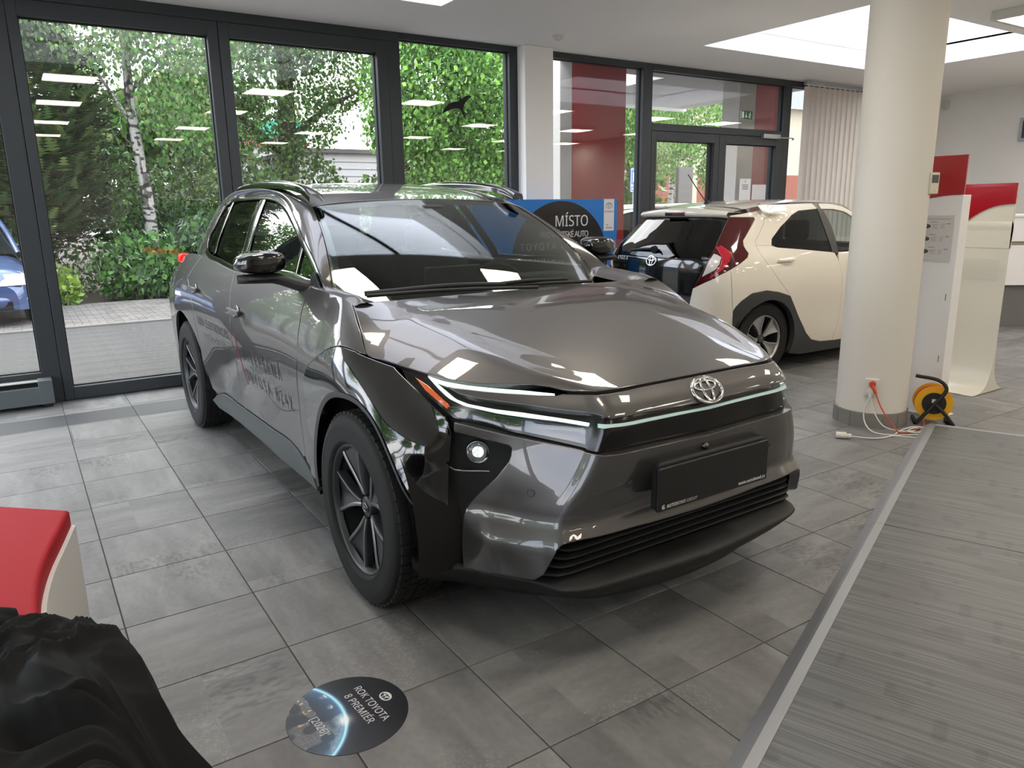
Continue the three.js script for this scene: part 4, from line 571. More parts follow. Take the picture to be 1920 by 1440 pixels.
// ------------------------------------------------------------------ wheels
function makeWheel(side, dark = M.rimDark, edge = M.rimEdge) {
  const w = new THREE.Group(); w.name = 'wheel';
  const lathe = (pts, seg = 72) => new THREE.LatheGeometry(pts.map(([r, x]) => new THREE.Vector2(r, x)), seg).rotateZ(-PI / 2);
  const R = HUB;
  const tyre = part('tyre', lathe([[0.236, -0.1], [0.25, -0.112], [0.29, -0.12], [0.33, -0.116], [0.352, -0.104], [R - 0.004, -0.085], [R, -0.05], [R, 0.05], [R - 0.004, 0.085], [0.352, 0.104], [0.345, 0.11], [0.33, 0.114], [0.318, 0.117], [0.316, 0.115], [0.29, 0.118], [0.266, 0.114], [0.262, 0.117], [0.255, 0.112], [0.249, 0.104], [0.245, 0.092]].map(([r, x]) => [r, x])), M.tyre, w);
  // tread blocks
  const blk = []; const nb = 60; for (let i = 0; i < nb; i++) for (const [x, wd, sh] of [[-0.078, 0.034, 0], [-0.036, 0.03, 0.5], [0.0, 0.028, 0], [0.036, 0.03, 0.5], [0.078, 0.034, 0.25]]) { const a = ((i + sh) / nb) * 2 * PI, g = new THREE.BoxGeometry(wd, 0.012, 0.03); g.translate(0, R + 0.0 - abs(x) * 0.04, 0).rotateX(a).translate(x, 0, 0); blk.push(g); }
  part('tread', blk, M.tyre, tyre);
  part('rim_barrel', lathe([[0.244, 0.09], [0.236, 0.07], [0.205, 0.02], [0.2, -0.09], [0.03, -0.092]]), M.inner, w);
  part('rim_lip', lathe([[0.247, 0.094], [0.249, 0.101], [0.243, 0.104], [0.236, 0.097], [0.23, 0.08]]), dark, w);
  part('brake_disc', new THREE.CylinderGeometry(0.16, 0.16, 0.02, 48).rotateZ(PI / 2).translate(-0.03, 0, 0), std({ name: 'cast iron', color: 0x2b2c2e, metalness: 0.8, roughness: 0.4 }), w);
  const face = (r) => 0.086 - 0.034 * max(0, 1 - r / 0.24) ** 1.5;
  for (let k = 0; k < 5; k++) {
    const th = (k * 2 * PI) / 5, P = (r, a, d = 0) => [face(r) + d, r * sin(th + a), r * cos(th + a)];
    const bl = part('spoke', sheet((i, j) => { const r = lerp(0.045, 0.236, j), hw = lerp(0.2, 0.36, sstep(0, 1, j)), a = lerp(-hw, hw, i), v = abs(2 * i - 1); return P(r, a, -0.014 * (1 - v ** 1.5) * sstep(0.05, 0.7, j)); }, 16, 10, true), dark, w);
    part('spoke_edge', [-1, 1].map((q) => sheet((i, j) => { const r = lerp(0.05, 0.236, j), hw = lerp(0.2, 0.36, sstep(0, 1, j)), t = lerp(-0.35, 1, i), wid = 0.014 / r, a = q * (hw + wid * (t - 0.5)), e = 1 - abs(2 * i - 1) ** 3; return P(r, a, 0.004 * e - 0.03 * (t > 0.8 ? (t - 0.8) * 5 : 0)); }, 10, 10, q > 0)), edge, bl);
  }
  part('hub_cap', lathe([[0.0, 0.068], [0.034, 0.067], [0.042, 0.06], [0.046, 0.04]], 40), M.rimDark, w);
  const b = part('hub_badge', badge(0.024, 0.017, 0.0028), M.chromeDark, w); b.rotation.y = PI / 2; b.position.x = 0.07;
  return w;
}
for (const [side, s0] of [[1, 0], [-1, 0], [1, WB], [-1, WB]]) { const w = makeWheel(side); w.position.set(-0.815 * side, HUB, s0); if (side > 0) { w.rotation.y = PI; } w.rotation.x = 0; suv.add(w); }
const HATCH_ROWS=[.12,.3,.5,.7,.85,1,1.1,1.2,1.3,1.4,1.47];
const HATCH_TABLE=[[[0,3],[0,3.1],[0,3.12],[0,3.1],[0,3],[0,2.4],[0,2.1],[0,1.9],[0,1.75],[0,1.6],[0,1.5]],
[[.4826,2.94],[.4971,3.04],[.5012,3.06],[.5023,3.04],[.4971,2.94],[.4779,2.34],[.4547,2.04],[.4256,1.84],[.3942,1.69],[.3593,1.54],[.3256,1.44]],
[[.7528,2.72],[.7755,2.82],[.7818,2.84],[.7836,2.82],[.7755,2.72],[.7455,2.32],[.7093,2.02],[.6639,1.82],[.6149,1.67],[.5605,1.52],[.5079,1.42]],
[[.83,2.43],[.855,2.43],[.862,2.43],[.864,2.43],[.855,2.43],[.7973,2.2],[.7585,1.9],[.71,1.7],[.6577,1.55],[.5995,1.4],[.5432,1.3]],
[[.8176,1.9],[.8422,1.9],[.8491,1.9],[.851,1.9],[.8422,1.9],[.8097,1.9],[.7703,1.78],[.721,1.58],[.6678,1.43],[.6087,1.28],[.5516,1.18]],
[[.8176,1.4],[.8422,1.4],[.8491,1.4],[.851,1.4],[.8422,1.4],[.8097,1.4],[.7703,1.4],[.721,1.4],[.6678,1.29],[.6087,1.14],[.5516,1.04]],
[[.8217,.8],[.8464,.8],[.8534,.8],[.8554,.8],[.8464,.8],[.8138,.8],[.7742,.8],[.7247,.8],[.6712,.8],[.6118,.8],[.5544,.8]],
[[.8258,.45],[.8507,.45],[.8577,.45],[.8597,.45],[.8507,.45],[.8179,.45],[.7781,.45],[.7283,.45],[.6746,.45],[.6149,.45],[.5572,.45]],
[[.8341,.08],[.8593,.08],[.8663,.08],[.8683,.08],[.8593,.08],[.8261,.08],[.7703,.08],[.721,.08],[.6678,.08],[.6087,.08],[.5516,.08]],
[[.8176,-.09],[.8422,-.19],[.8491,-.22],[.851,-.24],[.8422,-.24],[.8097,-.22],[.7507,-.16],[.7027,-.07],[.6509,.02],[.5933,.105],[.5376,.16]],
[[.7719,-.25],[.7952,-.35],[.8017,-.38],[.8035,-.4],[.7952,-.4],[.7645,-.38],[.7273,-.32],[.6808,-.23],[.6305,-.14],[.5747,-.055],[.5208,0]],
[[.6806,-.36],[.7011,-.46],[.7068,-.49],[.7085,-.51],[.7011,-.51],[.674,-.49],[.6412,-.43],[.6002,-.34],[.556,-.25],[.5068,-.165],[.4592,-.11]],
[[.3735,-.435],[.3848,-.535],[.3879,-.565],[.3888,-.585],[.3848,-.585],[.3699,-.565],[.3519,-.505],[.3294,-.415],[.3051,-.325],[.2781,-.24],[.252,-.185]],
[[0,-.45],[0,-.55],[0,-.58],[0,-.6],[0,-.6],[0,-.58],[0,-.52],[0,-.43],[0,-.34],[0,-.255],[0,-.2]]];
const HCUT={
lamp:[[11.01,1.347],[9.371,1.344],[9.278,1.324],[9.53,1.232],[9.701,1.156],[9.549,1.114],[9.165,1.055],[9.231,1.023],[9.631,.976],[10.16,.928],[10.93,.872],[11.3,.817],[11.63,.764],[11.43,.872],[11.21,1.005],[11.1,1.109],[11.07,1.247]],
lampwhite:[[11.09,1.055],[10.71,1.028],[10.77,.973],[11,.928],[11.37,.865]],
lampred:[[11.1,1.106],[10.92,1.122],[10.18,1.06],[10.24,.995],[10.54,.938],[10.91,.895],[11.19,.853],[10.92,.928],[10.69,.973],[10.68,1.03],[10.87,1.06]],
seam:[[7.279,1.445],[7.878,1.342],[8.595,1.246],[8.886,1.157],[8.809,1.113],[8.546,1.006],[8.073,.839],[7.617,.681]],
rwin:[[8.063,1.107],[7.959,1.163],[7.564,1.258],[7.02,1.354],[6.719,1.388],[5.945,1.403],[5.978,1.305],[5.983,1.171],[5.971,1.023],[6.949,1.057],[7.867,1.088]],
bseam:[[5.815,1.47],[5.974,1.366],[5.978,1.305],[5.945,1.061],[5.846,.937],[5.796,.837],[5.765,.559],[5.814,.369],[5.865,.218]],
cladout:[[10.05,.584],[9.863,.626],[9.562,.671],[8.96,.729],[8.487,.743],[8.009,.718],[7.616,.677],[7.241,.482],[6.918,.334],[6.647,.258],[6.288,.228],[5.71,.212]],
fwin:[[5.6,1.401],[5.212,1.387],[4.604,1.346],[5.518,1.002],[5.809,1.019]]};
// ------------------------------------------------------------------ the small white hatchback
const hbody = bodySkin(HATCH_TABLE, HATCH_ROWS);
const hat = thing('hatchback_car', 'small cream-white hatchback with black rear window and red tail lamps behind the SUV', 'car', [5.2, 0, 0.985], 1.53);
{
  const hsy = (l) => l.map(([s, y]) => [hbody.tOf(s, y, 1.5, 12.9), y]);
  const pan = (name, poly, mat, o = {}, label) => { for (const side of [1, -1]) { const p = part(name, panelGeo(hbody, poly, { cell: [0.12, 0.04], ...o, side }), mat, hat); if (label) p.userData.label = label; } };
  const whole = (name, poly, mat, o = {}, label) => { const p = part(name, bothSides((side) => panelGeo(hbody, poly, { cell: [0.12, 0.04], keep: (t) => t > 12.99, ...o, side })), mat, hat); if (label) p.userData.label = label; };
  const harc = (s0, R, a0, a1, n = 24) => hsy(Array.from({ length: n }, (_, i) => { const a = lerp(a0, a1, i / (n - 1)); return [s0 + R * cos(a), 0.313 + R * sin(a)]; }));
  const C = HCUT, lampIn = [...C.lamp.slice(12), C.lamp[0]], lampOut = C.lamp.slice(1, 13);
  pan('tail_lamp', C.lamp, M.redLens, { gap: 0.001 }, 'dark red tail lamp');
  pan('lamp_element', C.lampred, M.redBright, { off: 0.003, gap: 0, skirt: 0.004 }, 'bright red lamp hook');
  pan('lamp_element', C.lampwhite, M.lampClear, { off: 0.003, gap: 0, skirt: 0.004 }, 'clear reversing lamp');
  whole('hatch_window', [[13, 1.0], [11.22, 1.0], ...C.lamp.slice(14).filter((p) => p[1] > 1.02), C.lamp[0], [12, 1.35], [13, 1.352]], M.tintDark, { gap: 0.001, skirt: 0.006 });
  whole('tailgate', [[13, 0.55], [11.8, 0.55], ...C.lamp.slice(12, 15).filter((p) => p[1] < 1.0), [11.22, 0.998], [13, 0.998]], M.gloss, { gap: 0.001 }, 'gloss black lower tailgate');
  whole('rear_bumper', [[13, 0.2], [9.9, 0.2], [10.05, 0.58], [10.16, 0.9], ...C.lamp.slice(9, 13), [13, 0.72]], M.cream, { off: -0.0005, gap: 0.0002, bevel: 0.001 });
  pan('rear_quarter_panel', [C.seam[0], ...C.seam.slice(1), ...[...C.cladout.slice(0, 7)].reverse(), [10.05, 0.6], ...C.lamp.slice(1, 10).reverse(), C.lamp[0], [11, 1.36], [10.3, 1.372], [9.6, 1.388], [8.9, 1.415], [8.2, 1.445]], M.cream, { gap: 0.0012, bevel: 0.002 });
  const topD = (s0, s1, y) => hsy([[s0, y], [(s0 + s1) / 2, y + 0.008], [s1, y]]);
  const openPan = (name, polys, label) => { for (const side of [1, -1]) { const p = part(name, merge(polys.map((q) => panelGeo(hbody, q, { cell: [0.12, 0.04], gap: 0.001, bevel: 0.002, side }))), M.cream, hat); if (label) p.userData.label = label; } };
  const rw = C.rwin;
  openPan('rear_door', [[...C.seam.slice(4), ...C.cladout.slice(6, 11), ...hsy([[0.88, 0.22]]), ...C.bseam.slice(3, 8).reverse(), rw[8], rw[9], rw[10], rw[0]], [...C.seam.slice(0, 5), rw[0], ...rw.slice(1, 6), ...hsy([[0.8, 1.455]])]], 'rear door with black-framed window');
  pan('rear_side_window', C.rwin, M.tintDark2, { off: -0.002, gap: 0, skirt: 0.002, bevel: 0.002 }, 'dark triangular rear window');
  pan('door_pillar', [rw[5], rw[6], rw[7], rw[8], ...hsy([[0.9, 1.0], [0.92, 1.2], [0.89, 1.4]])], M.gloss2, { off: 0.003, gap: 0, skirt: 0.006 }, 'black pillar between the side windows');
  const fwp = hsy([[0.9, 1.03], [0.9, 1.2], [0.89, 1.39], [1.05, 1.392], [1.2, 1.36], [1.4, 1.22], [1.6, 1.04]]);
  openPan('front_door', [[...C.bseam.slice(4), ...hsy([[1.5, 0.215], [1.86, 0.3], [1.9, 0.7], [1.8, 0.98], [1.62, 1.03], [1.2, 1.02], [0.9, 1.02]])], hsy([[0.88, 1.4], [0.88, 1.45], [1.0, 1.45], [1.2, 1.42], [1.4, 1.32], [1.62, 1.12], [1.75, 1.0], [1.64, 1.03], [1.42, 1.225], [1.21, 1.365], [1.05, 1.397]])]);
  pan('front_side_window', hsy([[0.9, 1.03], [0.88, 1.2], [0.87, 1.39], [1.05, 1.392], [1.2, 1.36], [1.4, 1.22], [1.6, 1.04]]), M.tint, { off: -0.002, gap: 0, skirt: 0.002 });
  pan('wheel_arch_cladding', [...C.cladout, ...hsy([[1.9, 0.215], [1.98, 0.135], [0.45, 0.135]]), ...harc(-0.03, 0.345, -0.45, PI + 0.3), [10.1, 0.3], [10.1, 0.5]], M.hatClad, { off: 0.006, skirt: 0.05 }, 'dark grey wheel arch and sill cladding');
  pan('front_wing', hsy([[1.92, 0.3], [1.92, 0.72], [1.84, 0.98], [2.05, 1.0]]).concat([[2.6, 0.92], [1.9, 0.8], [1.9, 0.5]], hsy([[2.8, 0.45]]), harc(2.43, 0.36, 0.3, PI - 0.1)), M.cream);
  whole('front_bumper', [[0, 0.2], [0, 0.9], [1.88, 0.88], [1.88, 0.2]], M.cream, { keep: (t) => t < 0.01 });
  part('bonnet', [1, -1].map((k) => sheet((i, j) => { const u = 0.78 * i, s = lerp(1.95, 3.0, j); return [-u * k, lerp(1.06, 0.88, j ** 1.6) - 0.07 * i ** 3, s - 0.1 * i * i * j]; }, 16, 14, k > 0)), M.cream, hat);
  part('windscreen', sheet((i, j) => { const a = lerp(-1, 1, i), w = lerp(0.74, 0.58, j); return [w * a, lerp(1.03, 1.45, j) - 0.02 * a * a, lerp(2.05, 1.38, j) - 0.14 * a * a]; }, 16, 10, true), M.tint, hat);
  const ry = curve([[-0.26, 1.405], [-0.1, 1.437], [0.1, 1.462], [0.4, 1.485], [0.8, 1.49], [1.2, 1.472], [1.4, 1.445]]);
  part('roof', sheet((i, j) => { const a = lerp(-1, 1, i), s = lerp(-0.1, 1.4, j); return [0.578 * a, ry(s) + 0.004 - 0.02 * a * a - 0.012 * a ** 8, s]; }, 30, 26, false), M.cream, hat);
  part('spoiler', [sheet((i, j) => { const a = lerp(-1, 1, i), q = path([[1.44, -0.02], [1.415, -0.22], [1.395, -0.325], [1.37, -0.335], [1.345, -0.3], [1.35, -0.15], [1.38, 0.0]])(j); return [0.55 * a, q[0] + (0.012 - 0.03 * a * a) * (j < 0.5 ? 1 : 0.3), q[1] + 0.07 * a * a]; }, 30, 24, true)], M.cream, hat);
  part('high_brake_lamp', rbox(-0.12, 0.12, 1.358, 1.392, -0.345, -0.31, 0.008), M.redLens, hat).userData.label = 'dark red high brake lamp';
  const an = part('aerial', [tube([[0, 1.475, 0.05], [0, 1.56, -0.04], [0, 1.72, -0.19]], 0.0045, 14, 6), cyl(0.012, 0.035, 0.04, 16).translate(0, 1.475, 0.06)], M.black, hat);
  const b = part('tailgate_badge', badge(0.062, 0.043, 0.007), M.chrome, hat); b.position.set(0, 0.972, -0.597); b.rotation.y = PI; b.rotation.x = 0.25;
  part('rear_wiper', [tube([[0.02, 1.075, -0.565], [0.16, 1.068, -0.56], [0.33, 1.05, -0.545]], 0.011, 14, 8), cyl(0.03, 0.034, 0.035, 16).rotateX(1.2).translate(0, 1.07, -0.56)], M.black, hat);
  const tx = canvasTex(512, 128, (c) => { c.fillStyle = '#d8d9da'; c.font = 'italic bold 96px sans-serif'; c.fillText('AYGO X', 20, 96); });
  const pl = part('model_lettering', new THREE.PlaneGeometry(0.26, 0.062), std({ name: 'chrome print', map: tx, transparent: true, roughness: 0.3, metalness: 0.4 }), hat); pl.position.set(0.38, 0.98, -0.592); pl.rotation.y = PI - 0.1;
  for (const side of [1, -1]) { const p0 = hbody(hbody.tOf(0.16, 0.983, 1.5, 12.9), 0.983); part('door_handle', [rbox(-(p0[0] + 0.02) * side - 0.012, -(p0[0] + 0.02) * side + 0.012, 0.968, 0.996, 0.06, 0.26, 0.011)], M.cream, hat); part('door_handle', [rbox(-(p0[0] + 0.03) * side - 0.012, -(p0[0] + 0.03) * side + 0.012, 0.93, 0.958, 1.02, 1.22, 0.011)], M.cream, hat);
    part('wing_mirror', new RoundedBoxGeometry(0.2, 0.13, 0.16, 4, 0.05).translate(-0.93 * side, 1.07, 1.62), M.black, hat); }
  whole('inner_shell', [[0, 0.25], [0, 0.85], [2, 0.85], ...hsy([[1.9, 0.97], [0.4, 0.97]]), [9.5, 0.97], [13, 0.5], [13, 0.25], [9.6, 0.25], ...harc(-0.03, 0.36, PI, 0), ...hsy([[0.5, 0.25], [1.9, 0.25]])], M.inner, { off: -0.03, gap: 0, skirt: 0 });
  part('underbody', rbox(-0.74, 0.74, 0.14, 0.26, -0.4, 2.9, 0.03), M.inner, hat);
  part('cabin_floor', rbox(-0.72, 0.72, 0.26, 0.32, -0.45, 1.9, 0.02), M.inner, hat);
  for (const k of [-1, 1]) { part('front_seat', [rbox(k * 0.37 - 0.24, k * 0.37 + 0.24, 0.32, 0.6, 0.95, 1.5, 0.08, 4), rbox(k * 0.37 - 0.23, k * 0.37 + 0.23, 0.5, 1.12, 0.8, 0.98, 0.07, 4), rbox(k * 0.37 - 0.12, k * 0.37 + 0.12, 1.12, 1.3, 0.82, 0.92, 0.04, 4)], M.trim, hat); part('rear_headrest', rbox(k * 0.35 - 0.13, k * 0.35 + 0.13, 1.02, 1.16, 0.02, 0.12, 0.04, 4), M.trim, hat); }
  part('rear_bench', [rbox(-0.62, 0.62, 0.4, 1.02, -0.02, 0.16, 0.06, 4)], M.trim, hat);
  part('dashboard', rbox(-0.7, 0.7, 0.7, 1.0, 1.72, 2.1, 0.08, 4), M.trim, hat);
  for (const [s0, k] of [[-0.03, 1], [-0.03, -1], [2.43, 1], [2.43, -1]]) {
    part('wheel_arch_liner', sheet((i, j) => { const a = lerp(-0.2, PI + 0.2, i), r = 0.37; return [-k * lerp(0.5, 0.83, j), 0.313 + r * sin(a), s0 + r * cos(a)]; }, 20, 2), M.inner, hat);
    const w = makeWheel(k, M.silver, M.silver); w.scale.setScalar(0.313 / HUB); w.scale.x *= 0.8; w.position.set(-0.75 * k, 0.313, s0); if (k > 0) w.rotation.y = PI; hat.add(w);
  }
}
// ------------------------------------------------------------------ column with its fittings
{
  const c = structGroup('wall_column'); c.position.set(4.6, 0, 3.14);
  part('shaft', cyl(0.22, 0.22, H, 64).translate(0, H / 2, 0), M.columnPaint, c);
  for (let k = 0; k < 14; k++) { const a0 = (k / 14) * 2 * PI + 0.006, a1 = ((k + 1) / 14) * 2 * PI - 0.006; part('skirting_tile', sheet((i, j) => { const a = lerp(a0, a1, i), q = [[0.218, 0.1], [0.228, 0.101], [0.232, 0.097], [0.232, 0.0]][Math.round(j * 3)]; return [q[0] * cos(a), q[1], q[0] * sin(a)]; }, 8, 3, false), M.skirtTile, c); }
}
const onColumn = (ang, y, d = 0) => [4.6 + (0.22 + d) * sin(ang), y, 3.14 + (0.22 + d) * cos(ang)];
{
  const angS = Math.atan2(4.415 - 4.6, 3.246 - 3.14), [sx, , sz] = onColumn(angS, 0, 0);
  const so = thing('wall_socket', 'white double wall socket low on the column', 'socket', [sx, 0.275, sz], angS);
  part('plate', rbox(-0.041, 0.041, -0.058, 0.058, -0.006, 0.012, 0.004), M.plastic, so);
  for (const y of [0.024, -0.026]) part('socket_ring', new THREE.TorusGeometry(0.021, 0.002, 8, 28).translate(0, y, 0.012), M.plastic, so);
  const P = (x, y, d) => [sx + x * cos(angS) + d * sin(angS), 0.275 + y, sz - x * sin(angS) + d * cos(angS)];
  const oc = thing('orange_cable', 'orange-red power cable plugged into the column socket', 'cable');
  part('plug', [new THREE.CylinderGeometry(0.019, 0.021, 0.03, 20).rotateX(PI / 2).rotateY(angS).translate(...P(0.004, 0.026, 0.026)), tube([P(0.006, 0.02, 0.035), P(0.016, -0.005, 0.045), P(0.028, -0.03, 0.045)], 0.01, 10, 8)], M.orange, oc);
  part('cord', tube([P(0.028, -0.03, 0.045), P(0.07, -0.12, 0.06), P(0.13, -0.2, 0.08), P(0.19, -0.262, 0.09), [4.58, 0.008, 3.47], [4.72, 0.01, 3.45], [4.78, 0.06, 3.4]], 0.0042, 60, 8), M.orange, oc);
  const wc = thing('white_extension_cable', 'white extension cable coiled beside the platform corner', 'cable');
  part('plug', [new THREE.CylinderGeometry(0.018, 0.02, 0.03, 20).rotateX(PI / 2).rotateY(angS).translate(...P(-0.006, -0.026, 0.026)), tube([P(-0.004, -0.03, 0.036), P(-0.004, -0.06, 0.04)], 0.009, 8, 8)], M.plastic, wc);
  part('cord', tube([P(-0.004, -0.06, 0.04), P(-0.03, -0.14, 0.05), P(-0.02, -0.22, 0.07), P(0.04, -0.265, 0.13), [4.5, 0.006, 3.53], [4.62, 0.006, 3.55], [4.68, 0.008, 3.5], [4.6, 0.012, 3.45], [4.5, 0.012, 3.47], [4.52, 0.015, 3.52], [4.64, 0.018, 3.5], [4.62, 0.018, 3.45], [4.48, 0.02, 3.44], [4.34, 0.006, 3.45], [4.2, 0.009, 3.42], [4.092, 0.02, 3.328]], 0.0042, 160, 8), M.plastic, wc);
  part('cord', tube([P(0.0, -0.06, 0.04), P(0.03, -0.15, 0.055), P(0.09, -0.23, 0.08), [4.44, 0.02, 3.44], [4.56, 0.008, 3.48]], 0.0042, 40, 8), M.plastic, wc);
  part('connector', [new THREE.CylinderGeometry(0.021, 0.021, 0.06, 20).rotateZ(PI / 2).rotateY(-0.93).translate(4.06, 0.022, 3.285), new THREE.CylinderGeometry(0.013, 0.016, 0.03, 20).rotateZ(PI / 2).rotateY(-0.93).translate(4.086, 0.021, 3.32)], M.plastic, wc);
  // loose end along the platform
  part('cord', tube([[4.34, 0.006, 3.44], [4.46, 0.006, 3.6], [4.4, 0.02, 3.62], [4.33, 0.035, 3.635]], 0.0042, 40, 8), M.plastic, wc);
  const angT = Math.atan2(4.59 - 4.6, 3.345 - 3.14) + 0.42, [tx, , tz] = onColumn(angT, 0, 0);
  const th = thing('thermostat', 'cream thermostat with small grey screen on the column', 'thermostat', [tx, 1.56, tz], angT - 0.45);
  part('case', rbox(-0.045, 0.045, -0.065, 0.065, -0.02, 0.025, 0.006), M.creamPlastic, th); part('screen', rbox(-0.033, 0.033, 0.002, 0.05, 0.024, 0.0265, 0.001), M.lcd, th); part('button', rbox(0.006, 0.026, -0.05, -0.035, 0.024, 0.028, 0.002), M.plastic, th);
}
{
  // cable reel
  const r = thing('cable_reel', 'yellow cable reel with black carrying frame beside the column', 'cable reel', [4.86, 0, 3.42], -0.95);
  part('spool', [new THREE.CylinderGeometry(0.115, 0.115, 0.008, 40).rotateX(PI / 2).translate(0, 0.145, 0.045), new THREE.CylinderGeometry(0.115, 0.115, 0.008, 40).rotateX(PI / 2).translate(0, 0.145, -0.06)], M.yellow, r);
  part('hub', new THREE.CylinderGeometry(0.072, 0.072, 0.012, 32).rotateX(PI / 2).translate(0, 0.145, 0.052), M.black, r);
  part('rating_label', rbox(-0.015, 0.012, 0.15, 0.175, 0.058, 0.0595, 0.0006), M.plastic, r);
  part('wound_cable', Array.from({ length: 6 }, (_, k) => new THREE.TorusGeometry(0.094 + 0.004 * (k % 2), 0.008, 8, 40).translate(0, 0.145, -0.045 + k * 0.015)), M.orange, r);
  part('carrying_frame', [tube([[-0.1, 0.01, 0.085], [0, 0.145, 0.075], [0.06, 0.25, 0.07], [0.02, 0.3, 0.06], [-0.12, 0.32, 0.02]], 0.012, 40, 10), tube([[0, 0.145, 0.075], [0.06, 0.09, 0.08], [0.12, 0.014, 0.085]], 0.012, 20, 10), tube([[-0.1, 0.012, 0.085], [-0.1, 0.012, -0.09]], 0.012, 8, 8), tube([[0.12, 0.012, 0.085], [0.1, 0.012, 0.0], [0.1, 0.012, -0.09]], 0.012, 8, 8)], M.black, r);
}
// ------------------------------------------------------------------ information stands
function redCrown(w, y0, y1, dip) { // red head with a curved lower edge, in the plane x = width, y = height
  const pts = [[0, y1], [w, y1], [w, y0]]; for (let k = 1; k <= 14; k++) { const t = k / 14; pts.push([w * (1 - t), y0 - dip * t ** 2.4]); } return pts;
}
{
  const t = thing('information_totem', 'white information totem with red head standing behind the column', 'totem', [5.03, 0, 3.375], -PI / 2);
  // local x runs along world z (towards the camera is 0), local z points to the front of the stand
  part('body', rbox(-0.42, 0, 0.005, 1.49, -0.1, 0, 0.003), M.standWhite, t);
  part('red_head', extrude(redCrown(0.431, 1.49, 1.74, 0.1).map(([x, y]) => [x - 0.425, y]), 0.008, 0.001).translate(0, 0, -0.002), M.red, t);
  part('base_plate', rbox(-0.45, 0.03, 0, 0.006, -0.16, 0.02, 0.002), M.standWhite, t);
  part('slot', [rbox(-0.04, -0.036, 0.8, 0.845, 0.0, 0.0012, 0.0004), rbox(-0.04, -0.036, 0.38, 0.425, 0, 0.0012, 0.0004), rbox(-0.3, -0.255, 0.68, 0.684, 0, 0.0012, 0.0004), rbox(-0.3, -0.255, 0.28, 0.284, 0, 0.0012, 0.0004)], M.gasket, t);
  const tx = canvasTex(512, 640, (c, w, h) => { c.fillStyle = '#cfcdcb'; c.fillRect(0, 0, w, h); c.fillStyle = '#77757a'; c.font = '18px sans-serif'; c.fillRect(40, 44, 430, 6); for (let k = 0; k < 3; k++) { const y = 120 + k * 180; c.fillStyle = '#2c2f33'; c.beginPath(); c.ellipse(95, y + 30, 62, 30, 0, 0, 7); c.fill(); c.fillStyle = '#4a4d52'; c.beginPath(); c.ellipse(85, y + 16, 40, 22, 0, 0, 7); c.fill(); c.fillStyle = '#9a9794'; for (let i = 0; i < 6; i++) { c.fillRect(180, y + i * 12, 110 - (i * 17) % 40, 4); c.fillRect(320, y + i * 12, 70 - (i * 11) % 30, 4); } c.fillStyle = '#4b494c'; c.fillRect(412, y - 10, 62, 8); c.fillRect(150, y - 34, 110, 6); } });
  const sh = thing('price_sheet', 'printed sheet with three small dark cars in a clear holder on the totem', 'sheet', [5.03, 0, 3.375], -PI / 2);
  part('paper', rbox(-0.25, -0.04, 1.06, 1.36, 0.0065, 0.0075, 0.0003), std({ name: 'printed paper', color: 0xd8d6d3, roughness: 0.8 }), sh);
  part('print', new THREE.PlaneGeometry(0.206, 0.295).translate(-0.145, 1.21, 0.008), std({ name: 'price print', map: tx, roughness: 0.8 }), sh);
  part('clear_cover', rbox(-0.257, -0.033, 1.05, 1.365, 0.0095, 0.0125, 0.001), M.acrylic, sh);
}
{
  const t = thing('brochure_stand', 'white curved brochure stand with red head and swept foot', 'stand', [6.05, 0, 3.24], -PI / 2);
  const w = 0.36; // local x from -w to 0
  const prof = [[0.27, 0.004], [0.2, 0.006], [0.13, 0.02], [0.075, 0.06], [0.03, 0.15], [0.006, 0.3], [0.0005, 0.55], [0, 0.7], [0, 0.9], [0, 1.2], [0, 1.3]], back = [[-0.012, 1.29], [-0.012, 1.1], [-0.012, 0.9], [-0.012, 0.6], [-0.018, 0.3], [-0.045, 0.13], [-0.1, 0.05], [-0.17, 0.015], [-0.22, 0.004]];
  const P = path([...prof, ...back].map(([z, y]) => [y, z])), n = 90;
  part('sweep_panel', [sheet((i, j) => { const q = P(j); return [lerp(-w, 0, i) - 0.0, q[0], q[1]]; }, 2, n, false), ...[0, -w].map((x) => { const s = new THREE.Shape(); for (let k = 0; k <= n; k++) { const q = P(k / n); k ? s.lineTo(q[1], q[0]) : s.moveTo(q[1], q[0]); } s.closePath(); return new THREE.ShapeGeometry(s).rotateY(-PI / 2).translate(x, 0, 0); })], M.standCream, t);
  part('red_head', extrude(redCrown(w + 0.02, 1.425, 1.575, 0.18).map(([x, y]) => [x - w - 0.01, y]), 0.008, 0.001).translate(0, 0, 0.004), M.red, t);
  part('head_support', rbox(-w, 0, 1.1, 1.56, -0.03, 0.003, 0.002), M.standCream, t);
  part('brochure_pocket', [rbox(-0.335, -0.04, 0.87, 1.02, 0.03, 0.033, 0.001), rbox(-0.335, -0.04, 0.865, 0.87, 0.002, 0.033, 0.001), rbox(-0.337, -0.334, 0.865, 1.02, 0.002, 0.033, 0.001), rbox(-0.041, -0.038, 0.865, 1.02, 0.002, 0.033, 0.001)], M.acrylic, t);
}
